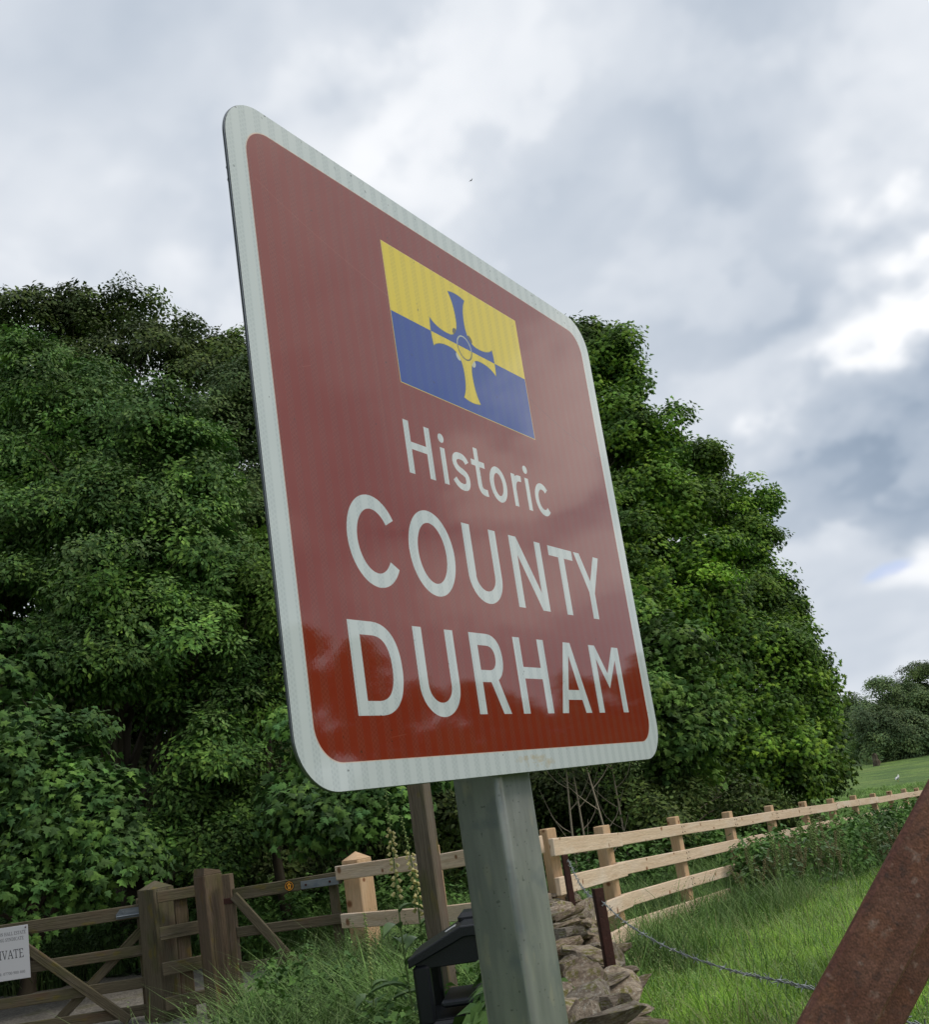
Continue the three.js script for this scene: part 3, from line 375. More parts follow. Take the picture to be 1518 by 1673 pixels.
// ---------------------------------------------------------------- new post-and-rail fences
{
  const nail = new THREE.SphereGeometry(0.0065, 7, 5), R = rng(11), railY = [0.142, 0.405, 0.67, 0.915];          // below the post top
  const long = thing('rail_fence', 'long new tan post and rail fence running away down the field', 'fence', [FX, 0, FZ], 0); const n = 13;
  const top = (k) => 1.27 - 0.0757 * k, X = (k) => 0.9206 * k, Z = (k) => -1.4883 * k, post = (g, x, yt, z, w, d, turn, h) => part('post', metreUV(chamfer(w, h, d, 0.006), 1, R() * 4), newWoodTan, g, [x, yt - h / 2, z], [0, turn, (R() - 0.5) * 0.02]);
  const dir = Math.atan2(1.4883, 0.9206), nx = -0.8505, nz = -0.526;   // rails stand on the camera's side of the posts
  for (let k = 0; k < n; k++) { const yt = top(k) + (R() - 0.5) * 0.03; post(long, X(k), yt, Z(k), 0.115 + 0.03 * (k === 0), 0.1, dir, 1.55); }
  for (let k = 0; k < n - 1; k += 2) railY.forEach((dy, r) => { for (let q = 0; q < 2 && k + q < n - 1; q++) { const w = () => (R() - 0.5) * 0.018, o = 0.074; const a = [X(k + q) + nx * -o, top(k + q) - dy + w(), Z(k + q) + nz * -o], b = [X(k + q + 1) + nx * -o, top(k + q + 1) - dy + w(), Z(k + q + 1) + nz * -o]; part('rail', beamBetween(a, b.map((v, i) => v - (v - a[i]) * 0.004), 0.112 + R() * 0.01, 0.038, 0.005, R() * 6), newWood, long); if (k + q < 6) for (const [pt, sgn] of [[a, 1], [b, -1]]) for (const ny of [-0.028, 0.028]) part('nail', nail, stakeRust, long, [pt[0] + 0.0203 * 0.8505 + sgn * 0.526 * 0.035, pt[1] + ny, pt[2] + 0.0203 * 0.526 - sgn * 0.8505 * 0.035], [0, dir + Math.PI / 2 + 0, 0]); } });
  const short = thing('rail_fence', 'new rail fence from the small gate to the corner by the stone wall', 'fence', [-1.29, 0, -8.95], 0);
  const W0 = [-1.29, -8.95], C0 = [0.24, -6.95], E0 = [FX, FZ], rel = (p) => [p[0] - W0[0], p[1] - W0[1]];
  const run = (A, Bp, ya, yb, rails, o) => rails.forEach((dy) => { const a = rel(A), b = rel(Bp); part('rail', beamBetween([a[0] + o[0], ya - dy, a[1] + o[1]], [b[0] + o[0], yb - dy, b[1] + o[1]], 0.122, 0.038, 0.005, R() * 6), newWood, short); });
  run([-1.45, -8.78], [-0.47, -7.7], 1.275, 1.31, [0.06, 0.47, 0.85], [0, 0]); run([-0.47, -7.7], [0.3, -6.86], 1.31, 1.365, [0.08, 0.47, 0.85], [0, 0]);
  run([C0[0] + 0.02, C0[1] + 0.1], [E0[0] + 0.04, E0[1] + 0.02], 1.40, 1.27, railY, [0.1, 0.04]);
  for (const [p, yt, w] of [[[-0.53, -7.8], 1.36, 0.1], [[0.37, -7.22], 1.375, 0.085]]) { const q = rel(p); post(short, q[0], yt, q[1], w, 0.1, 0.5, 1.6); }
}

// ---------------------------------------------------------------- old timber post behind the bin
{
  const x = -0.375, z = -5.22, t = thing('timber_post', 'tall grey weathered timber post standing behind the black bin', 'post', [x, ground(x, z), z], -0.4);
  part('shaft', metreUV(chamfer(0.1, 2.5, 0.09, 0.006), 1, 0.9), new THREE.MeshStandardMaterial({ map: oldWood.map, bumpMap: oldBump, bumpScale: 0.006, roughness: 0.95, color: new THREE.Color(0.92, 0.96, 1.02) }), t, [0, 0.85, 0]);
}

// ---------------------------------------------------------------- litter bin
{
  const x = -0.165, z = -4.32, t = thing('litter_bin', 'black plastic litter bin with gabled hood and open sides', 'litter bin', [x, ground(x, z), z], -0.06), g = -ground(x, z);
  const w = 0.25, d = 0.2, E = 1.0 + g, Pk = 1.115 + g, O = 0.785 + g;
  part('body', chamfer(2 * w - 0.02, O, 2 * d - 0.02, 0.025), blackPlastic, t, [0, O / 2, 0]);
  part('rim', chamfer(2 * w, 0.035, 2 * d, 0.012), blackPlastic, t, [0, O - 0.02, 0]);
  for (const sx of [-1, 1]) for (const sz of [-1, 1]) part('corner_post', chamfer(0.07, E - O + 0.02, 0.06, 0.012), blackPlastic, t, [sx * (w - 0.037), (E + O) / 2 - 0.005, sz * (d - 0.032)]);
  const gable = new THREE.Shape(); gable.moveTo(-w + 0.02, -0.012); gable.lineTo(w - 0.02, -0.012); gable.lineTo(w - 0.02, 0.012); gable.lineTo(0.03, Pk - E - 0.02); gable.lineTo(-0.03, Pk - E - 0.02); gable.lineTo(-w + 0.02, 0.012);
  for (const s of [-1, 1]) part('gable_panel', new THREE.ExtrudeGeometry(gable, { depth: 0.02, bevelEnabled: true, bevelSize: 0.004, bevelThickness: 0.004, bevelSegments: 2 }), blackPlastic, t, [0, E + 0.004, s * (d - 0.03) - 0.01]);
  const hood = new THREE.Shape(); hood.moveTo(-w - 0.006, 0); hood.lineTo(-w - 0.006, 0.025); hood.lineTo(-0.028, Pk - E + 0.012); hood.lineTo(0.028, Pk - E + 0.012); hood.lineTo(w + 0.006, 0.025); hood.lineTo(w + 0.006, 0); hood.lineTo(0.02, Pk - E - 0.022); hood.lineTo(-0.02, Pk - E - 0.022); hood.closePath();
  const roof = part('hood', new THREE.ExtrudeGeometry(hood, { depth: 2 * d, bevelEnabled: true, bevelSize: 0.006, bevelThickness: 0.008, bevelSegments: 2 }), blackPlastic, t, [0, E + 0.006, -d]);
  part('ridge', chamfer(0.12, 0.05, 0.17, 0.018), blackPlastic, roof, [0.0, Pk - E + 0.02, 0.1]);
  part('sky_glint_plate', chamfer(0.05, 0.004, 0.05, 0.001), new THREE.MeshStandardMaterial({ color: 0xd8dcdf, roughness: 0.35, metalness: 0.6 }), roof, [-0.09, 0.1085, 0.22], [0, 0, 0.42]);  // small pale plate standing in for the sky's reflection on the hood
  part('tray', chamfer(2 * w - 0.17, 0.03, 2 * d - 0.1, 0.01), new THREE.MeshStandardMaterial({ color: 0x2a2e36, roughness: 0.4 }), t, [0.01, O + 0.05, 0]);
  part('door', chamfer(2 * w - 0.1, O - 0.16, 0.01, 0.004), blackPlastic, t, [0, O / 2 - 0.01, d - 0.007]);
}

// ---------------------------------------------------------------- dry stone wall
const stoneMap = texture(512, 512, (u, v) => { const a = tfbm(u * 6, v * 6, 6, 6, 601, 5), b = tfbm(u * 40, v * 40, 40, 40, 611, 3), l = tfbm(u * 9, v * 9, 9, 9, 621, 4), m = tfbm(u * 3, v * 3, 3, 3, 631, 5); let c = mixc([0.59, 0.545, 0.485], [0.42, 0.37, 0.32], clamp((a - 0.3) * 2)); if (l > 0.62) c = mixc(c, [0.68, 0.68, 0.65], clamp((l - 0.62) * 6) * 0.7); if (m > 0.66) c = mixc(c, [0.36, 0.36, 0.12], clamp((m - 0.66) * 8) * 0.75); return c.map((x) => x * (0.74 + 0.5 * b)); }, true, [2.4, 2.4]);
const stoneBump = texture(512, 512, (u, v) => 0.55 * tfbm(u * 12, v * 30, 12, 30, 641, 4) + 0.45 * tfbm(u * 60, v * 60, 60, 60, 651, 3), false, [2.4, 2.4]);
const stoneMats = [[0.95, 0.95, 0.95], [1.18, 1.16, 1.13], [0.72, 0.68, 0.64], [1.0, 0.92, 0.84], [0.85, 0.88, 0.9]].map(([r, g, b]) => new THREE.MeshStandardMaterial({ map: stoneMap, color: new THREE.Color(r, g, b), bumpMap: stoneBump, bumpScale: 0.006, roughness: 0.95 }));
{
  const R = rng(5), rocks = [];
  for (let v = 0; v < 12; v++) { // broken blocks: a rounded lump with several planes struck off it
    const g = v % 3 ? new THREE.BoxGeometry(0.98, 0.96, 0.98, 2, 2, 2) : new THREE.IcosahedronGeometry(0.62, 1), p = g.attributes.position, q = rng(300 + v), planes = [...Array(15)].map((_, i) => { const n = i < 2 ? V(q() * 0.3 - 0.15, i ? 1 : -1, q() * 0.3 - 0.15) : V(q() - 0.5, (q() - 0.5) * 0.8, q() - 0.5); return [n.normalize(), 0.34 + 0.18 * q()]; });
    for (let i = 0; i < p.count; i++) { const w = V().fromBufferAttribute(p, i); { const a = w.clone(), s = 7.7 * v; w.x += 0.22 * (noise3(a.x * 2 + s, a.y * 2, a.z * 2) - 0.5); w.y += 0.3 * (noise3(a.x * 2, a.y * 2 + s + 3, a.z * 2) - 0.5); w.z += 0.22 * (noise3(a.x * 2, a.y * 2 + 9, a.z * 2 + s) - 0.5); } for (let r = 0; r < 2; r++) for (const [n, d] of planes) { const e = w.dot(n) - d; if (e > 0) w.addScaledVector(n, -e); } w.multiplyScalar(1 + 0.05 * (hash3(Math.round(w.x * 50), Math.round(w.y * 50), Math.round(w.z * 50) + v) - 0.5)); p.setXYZ(i, w.x, w.y, w.z); }
    const f = plain(g); f.computeVertexNormals(); rocks.push(metreUV(f, 0, v * 0.31));
  }
  const x0 = 0.19, z0 = -2.0, x1 = 0.36, z1 = -7.7, t = thing('dry_stone_wall', 'mossy dry stone field wall running back behind the sign post', 'wall', [x0, 0, z0], 0);
  const at = (s) => [lerp(0, x1 - x0, s), lerp(0, z1 - z0, s)], L = Math.hypot(x1 - x0, z1 - z0), turn = Math.atan2(z0 - z1, x1 - x0);
  const core = part('rubble_core', chamfer(L, 0.74, 0.22, 0.02), stoneMats[2], t, [...[(x1 - x0) / 2, 0.36], (z1 - z0) / 2], [0, turn, 0]);
  const courses = [0.1, 0.26, 0.42, 0.555, 0.68];
  for (const side of [-1, 1]) courses.forEach((y, ci) => {
    let s = R() * 0.02; while (s < 1) { const len = 0.3 + R() * 0.24, h = 0.14 + R() * 0.04; const [x, z] = at(Math.min(1, s + len / 2 / L)); const m = part('stone', rocks[Math.floor(R() * 12)], stoneMats[Math.floor(R() * 5)], t, [x + side * (0.135 - ci * 0.009 + (R() - 0.5) * 0.03), y + ground(x + x0, z + z0) * 0.5 + (R() - 0.5) * 0.02, z], [(R() - 0.5) * 0.14, turn + (R() - 0.5) * 0.25, (R() - 0.5) * 0.16]); m.scale.set(len * 1.06, h * 1.12, 0.22 + R() * 0.08); s += len / L; }
  });
  for (const [row, y0, off] of [[0, 0.73, -0.15], [1, 0.73, -0.01], [2, 0.73, 0.14], [3, 0.77, -0.11], [4, 0.77, 0.1], [5, 0.81, -0.04], [6, 0.815, 0.07], [7, 0.85, 0.01]]) { let s = R() * 0.03; while (s < 1) { // coping: thin broken slabs and a few upright wedges, loosely laid
    const up = row < 3 && R() < 0.12, len = up ? 0.09 + R() * 0.07 : 0.15 + R() * 0.17, h = up ? 0.14 + R() * 0.09 : 0.032 + R() * 0.04, wd = 0.1 + R() * 0.13; const [x, z] = at(Math.min(1, s + len / 2 / L));
    const m = part('coping_stone', rocks[Math.floor(R() * 12)], stoneMats[Math.floor(R() * 5)], t, [x + off + (R() - 0.5) * 0.08, y0 + h * 0.42 + ground(x + x0, z + z0) * 0.5, z], [(R() - 0.5) * 0.6, turn + (R() - 0.5) * 2.4, (R() - 0.5) * 0.6]); m.scale.set(len * 1.15, h * 1.25, wd);
    s += (len * (row < 3 ? 1 : 1.5) + (row > 2 ? R() * 0.2 : 0)) / L;
  } }
}
// ---------------------------------------------------------------- iron stakes and barbed wire
const stakes = [[0.40, -4.33, 1.185, 0.042, 'rusty iron stake nearer the camera, standing in the stone wall'], [0.42, -6.5, 1.215, 0.038, 'rusty iron stake at the far end of the stone wall']];
for (const [x, z, top, w, label] of stakes) {
  const t = thing('iron_stake', label, 'stake', [x, 0.45, z], 0.25, 'stakes in the wall');
  part('flange', metreUV(chamfer(w, top - 0.45, 0.006, 0.002), 1, x), stakeRust, t, [0, (top - 0.45) / 2, 0]); part('web', metreUV(chamfer(0.006, top - 0.45, w * 0.8, 0.002), 1, z), stakeRust, t, [-w / 2 + 0.003, (top - 0.45) / 2, -w * 0.4 - 0.0035]);
}
{
  const t = thing('barbed_wire', 'slack twisted barbed wire strung from the stakes across the field edge', 'barbed wire', [0.4, 0, -4.3], 0);
  const pts = [[0.435, 1.185, -6.5], [0.415, 1.11, -5.6], [0.405, 1.10, -4.9], [0.405, 1.128, -4.3], [0.44, 1.085, -3.98], [0.50, 1.047, -3.6], [0.545, 1.038, -3.3], [0.61, 1.042, -2.9], [0.62, 1.085, -2.5], [0.615, 1.12, -2.2], [0.59, 1.17, -1.75], [0.55, 1.21, -1.3], [0.47, 1.24, -0.99]].map(([x, y, z]) => V(x - 0.4, y, z + 4.3));
  const curve = new THREE.CatmullRomCurve3(pts), N = 420;
  for (const ph of [0, Math.PI]) { const q = []; for (let i = 0; i <= N; i++) { const p = curve.getPointAt(i / N), T = curve.getTangentAt(i / N), n = V(0, 1, 0).cross(T).normalize(), b = T.clone().cross(n), a = i * 0.62 + ph; q.push(p.addScaledVector(n, Math.cos(a) * 0.0018).addScaledVector(b, Math.sin(a) * 0.0018)); } part('strand', tube(q, 0.0017, 5, N * 2), wireMat, t); }
  const R = rng(9), barb = merged([0, 1, 2, 3].map((k) => { const s = k < 2 ? 1 : -1, a = (k % 2) * 0.012 - 0.006; return tube([[a, -0.002 * s, 0.005 * s], [a, 0.004 * s, 0], [a * 1.6, 0.014 * s, 0.005 * (k % 2 ? 1 : -1)]], 0.0013, 4, 4); }).concat([new THREE.TorusGeometry(0.0036, 0.0012, 4, 8).rotateY(Math.PI / 2), new THREE.TorusGeometry(0.0036, 0.0012, 4, 8).rotateY(Math.PI / 2).translate(0.004, 0, 0)]));
  const len = curve.getLength(), nb = Math.floor(len / 0.105); for (let i = 1; i < nb; i++) { const u = i / nb, p = curve.getPointAt(u), T = curve.getTangentAt(u); const m = part('barb', barb, wireMat, t, [p.x, p.y, p.z]); m.quaternion.setFromUnitVectors(V(1, 0, 0), T); m.rotateX(R() * 6.3); }
}
// ---------------------------------------------------------------- rusty steel railing close on the right
{
  const t = thing('steel_railing', 'rusty brown steel railing slanting up close on the right', 'railing', [0.45, ground(0.45, -0.95), -0.95], 0), g = t.position.y;
  const rel = (x, y, z) => [x - 0.45, y - g, z + 0.95], dir = V(0.652, 0.758, 0).normalize(), mid = V(0.3735, 1.4572, -0.95);
  const A = mid.clone().addScaledVector(dir, -0.42), B = mid.clone().addScaledVector(dir, 0.62);
  part('sloping_bar', beamBetween(rel(A.x, A.y, -0.963), rel(B.x, B.y, -0.963), 0.0605, 0.012, 0.003, 0.3), rust, t);
  const off = V(0.758, -0.652, 0).multiplyScalar(0.0262); part('lower_web', beamBetween(rel(A.x + off.x, A.y + off.y, -0.9955), rel(B.x + off.x, B.y + off.y, -0.9955), 0.008, 0.052, 0.002, 0.8), rust, t); const o2 = V(0.758, -0.652, 0).multiplyScalar(0.05); part('rear_bar', beamBetween(rel(A.x + o2.x, A.y + o2.y, -1.028), rel(B.x + o2.x, B.y + o2.y, -1.028), 0.062, 0.012, 0.003, 1.7), rust, t);
  part('stanchion', metreUV(chamfer(0.05, A.y - g + 0.31, 0.05, 0.004), 1), rust, t, [A.x - 0.45, (A.y - g + 0.31) / 2 - 0.3, -0.0405]);
  part('stanchion', metreUV(chamfer(0.06, B.y - g + 0.31, 0.06, 0.004), 1), rust, t, [B.x - 0.45, (B.y - g + 0.31) / 2 - 0.3, -0.0505]);
}

// ---------------------------------------------------------------- leaves and trees
const leafMat = (c = [1, 1, 1], t = 0.24) => new THREE.MeshPhysicalMaterial({ color: new THREE.Color(...c), vertexColors: true, roughness: 0.74, transmission: t, thickness: 0, side: THREE.DoubleSide, specularIntensity: 0.45 });
function leafShape(kind) {                                        // a leaf lying along +x, as flat triangles
  if (kind === 'oval') return [[0, 0, 0], [0.35, 0.02, 0.24], [0.42, 0.06, 0], [0.35, 0.02, -0.24], [1, -0.08, 0]].length && { v: [[0, 0, 0], [0.4, 0.04, 0.27], [0.4, 0.04, -0.27], [1, -0.1, 0], [0.45, -0.02, 0]], f: [[0, 1, 4], [1, 3, 4], [0, 4, 2], [2, 4, 3]] };
  const o = [[0, 0], [-0.06, 0.22], [0.1, 0.48], [0.28, 0.26], [0.5, 0.5], [0.56, 0.22], [1, 0], [0.56, -0.22], [0.5, -0.5], [0.28, -0.26], [0.1, -0.48], [-0.06, -0.22]];   // palmate
  return { v: [[0.25, 0.06, 0], ...o.map(([x, z]) => [x, -0.12 * Math.abs(z) - 0.08 * x * x, z])], f: o.map((_, i) => [0, i + 1, ((i + 1) % o.length) + 1]) };
}
function clumpGeo(kind, n, size, radius, seed, droop = 0.25) {
  const R = rng(seed), L = leafShape(kind), P = [], K = [], q = new THREE.Quaternion(), e = new THREE.Euler(), v = V();
  for (let i = 0; i < n; i++) {
    const a = R() * 6.283, r = radius * Math.sqrt(R()), s = size * (0.65 + 0.6 * R()); e.set((R() - 0.5) * 1.3, -a + (R() - 0.5) * 1.6, -droop + (R() - 0.5) * 1.0, 'YXZ'); q.setFromEuler(e);
    const o = V(Math.cos(a) * r, (R() - 0.5) * radius * 0.7 - r * 0.25, Math.sin(a) * r), kt = 0.7 + 0.62 * R() * R() + 0.12 * R(), ky = (R() - 0.4) * 0.25;
    for (const t of L.f) for (const k of t) { v.set(...L.v[k]).multiplyScalar(s).applyQuaternion(q).add(o); P.push(v.x, v.y, v.z); K.push(kt * (1 + ky), kt, kt * (1 - ky)); }
  }
  const g = new THREE.BufferGeometry(); g.setAttribute('position', new THREE.Float32BufferAttribute(P, 3)); g.setAttribute('color', new THREE.Float32BufferAttribute(K, 3)); g.computeVertexNormals(); return g;
}
function instances(name, geo, mat, list, parent) {                // list of [Matrix4, Color]
  const m = shade(new THREE.InstancedMesh(geo, mat, list.length)); m.name = name; list.forEach(([x, c], i) => { m.setMatrixAt(i, x); m.setColorAt(i, c); }); m.instanceMatrix.needsUpdate = true; parent.add(m); return m;
}
const bark = new THREE.MeshStandardMaterial({ map: texture(256, 512, (u, v) => { const a = tfbm(u * 12, v * 6, 12, 6, 701, 4), b = tfbm(u * 5, v * 5, 5, 5, 711, 3); return mixc([0.27, 0.235, 0.19], [0.40, 0.38, 0.32], clamp((a - 0.35) * 2)).map((x) => x * (0.7 + 0.5 * b)); }), roughness: 1 });
const twigBark = new THREE.MeshStandardMaterial({ color: 0x8b8272, roughness: 1 });
const LEAF = {
  small: { geo: clumpGeo('oval', 66, 0.073, 0.26, 1), s: 0.26 }, ash: { geo: clumpGeo('oval', 70, 0.08, 0.3, 2, 0.5), s: 0.3 },
  oak: { geo: clumpGeo('oval', 64, 0.115, 0.36, 3), s: 0.36 }, syc: { geo: clumpGeo('palm', 30, 0.09, 0.26, 4, 0.45), s: 0.26 }, sycFar: { geo: clumpGeo('palm', 60, 0.08, 0.34, 6, 0.4), s: 0.34 },
  far: { geo: clumpGeo('oval', 110, 0.24, 0.9, 7), s: 0.9 },
};
const _m = new THREE.Matrix4(), _q = new THREE.Quaternion(), _q2 = new THREE.Quaternion();
function crownOf(lobes, leaf, density, palette, seed, subs = 9, inner = 0.22, size = 1, frag = 0.85, flat = 0.62, holes = 0.43) {
  const R = rng(seed), out = [], G = () => (R() + R() + R() - 1.5) / 1.5, dir = (bias) => { let d; do { d = V(G(), G(), G()); } while (d.lengthSq() < 0.02); d.normalize(); d.y = d.y * (1 - bias) + bias * Math.abs(d.y); return d.normalize(); };
  const hf = 0.34 / leaf.s, put = (p, o, tone) => {
    if (R() < 0.9 && fbm3(p.x * hf + seed, p.y * hf * 1.3, p.z * hf, 3) < holes) return;   // ragged gaps through the boughs
    const up = o.clone().multiplyScalar(0.65).add(V(0, 0.55, 0)).add(V(G(), G(), G()).multiplyScalar(0.45)).normalize(); _q.setFromUnitVectors(V(0, 1, 0), up); _q2.setFromAxisAngle(V(0, 1, 0), R() * 6.283); _q.multiply(_q2);
    const s = size * (0.75 + 0.5 * R()), c = palette[Math.floor(R() * palette.length)], k = tone * (0.85 + 0.4 * R()) * 1.12; out.push([new THREE.Matrix4().compose(p, _q, V(s, s, s)), new THREE.Color(c[0] * k, c[1] * k, c[2] * k)]);
  };
  lobes.forEach(([x, y, z, r], li) => {
    const C = V(x, y, z), n = Math.max(3, Math.round(subs * (0.8 + 0.4 * R()))), tl = 0.72 + 0.55 * R();
    for (let k = 0; k < n; k++) {                                 // boughs: flattened sprays of very different size, some reaching well out of the crown
      const d = dir(0.25), big = R(), sr = r * frag * (0.2 + 0.36 * big * big + 0.1 * R()), reach = R() < 0.22 ? 0.95 + 0.3 * R() : 0.45 + 0.5 * R(), sc = C.clone().addScaledVector(V(d.x, d.y * 0.92, d.z), r * reach), cnt = Math.round(density * 5.2 * sr * sr / (leaf.s * leaf.s)) + 2, tone = tl * (0.72 + 0.5 * R()), lean = V(G() * 0.7, 0, G() * 0.7);
      let deep = false; lobes.forEach(([a, b, c, q], lj) => { if (lj !== li && sc.distanceTo(V(a, b, c)) < q * 0.5) deep = true; }); if (deep && R() < 0.6) continue;
      for (let i = 0; i < cnt; i++) { const e = dir(0.35), o = R(), rad = sr * (o < 0.12 ? 1.0 + 0.65 * R() : 0.35 + 0.7 * o), yy = e.y * rad * flat; put(sc.clone().add(V(e.x * rad * 1.15 + lean.x * yy, yy - 0.1 * rad, e.z * rad * 1.15 + lean.z * yy)), e.clone().add(d).normalize(), tone); }
    }
    const ni = Math.round(inner * density * 9 * r * r / (leaf.s * leaf.s)); for (let i = 0; i < ni; i++) { const e = dir(0), rad = r * Math.cbrt(R()) * 0.95; put(C.clone().addScaledVector(e, rad), e, tl * 0.95); }
  });
  return out;
}
function tree(name, label, group, spec, o) {
  const [bx, bz] = spec.base, by = ground(bx, bz), t = thing(name, label, o.category || 'tree', [bx, by, bz], 0, group), R = rng(o.seed), off = V(bx, by, bz);
  const lobes = spec.lobes.map(([x, y, z, r]) => [x - bx, y - by, z - bz, r * (o.grow || 1)]);
  const top = Math.max(...lobes.map((l) => l[1])), hi = lobes.filter((l) => l[1] > top * 0.7), mx = hi.reduce((s, l) => s + l[0], 0) / hi.length, mz = hi.reduce((s, l) => s + l[2], 0) / hi.length, tr = o.trunk || 0.2;
  const spine = new THREE.CatmullRomCurve3([V(0, -0.3, 0), V((R() - 0.5) * 0.3, top * 0.25, (R() - 0.5) * 0.3), V(mx * 0.5 + (R() - 0.5) * 0.4, top * 0.55, mz * 0.5), V(mx, top * 0.86, mz)]);
  const geos = [tube(spine.getPoints(8), (u) => tr * (1.25 - 1.1 * u) * (u < 0.06 ? 1.3 : 1), 9, 20)];
  lobes.forEach(([x, y, z, r]) => { const f = clamp(y / top * 0.62 - 0.04 + R() * 0.1, 0.08, 0.95), a = spine.getPoint(f), e = V(x, y, z), m = a.clone().lerp(e, 0.55).add(V((R() - 0.5) * 0.5, 0.12 * r + (R() - 0.3) * 0.4, (R() - 0.5) * 0.5)), rr = tr * (0.5 - 0.3 * f); geos.push(tube([a, m, e], (u) => Math.max(0.008, rr * (1 - 0.85 * u)), 5, 6));
    for (let k = 0; k < 5; k++) { const d = V(R() - 0.5, R() - 0.25, R() - 0.5).normalize().multiplyScalar(r * 0.95); geos.push(tube([m.clone().lerp(e, 0.3 + 0.6 * R()), e.clone().addScaledVector(d, 0.5).add(V(R() - 0.5, R() - 0.5, R() - 0.5).multiplyScalar(0.2 * r)), e.clone().add(d)], (u) => Math.max(0.004, 0.18 * rr * (1 - 0.7 * u)), 4, 4)); } });
  part('trunk', merged(geos), o.bark || bark, t);
  const cr = instances('crown', o.leaf.geo, o.mat, crownOf(lobes, o.leaf, o.density, o.palette, o.seed + 1, o.subs, o.inner, o.size, o.frag, o.flat, o.holes), t); cr.userData.kind = 'stuff'; return t;
}
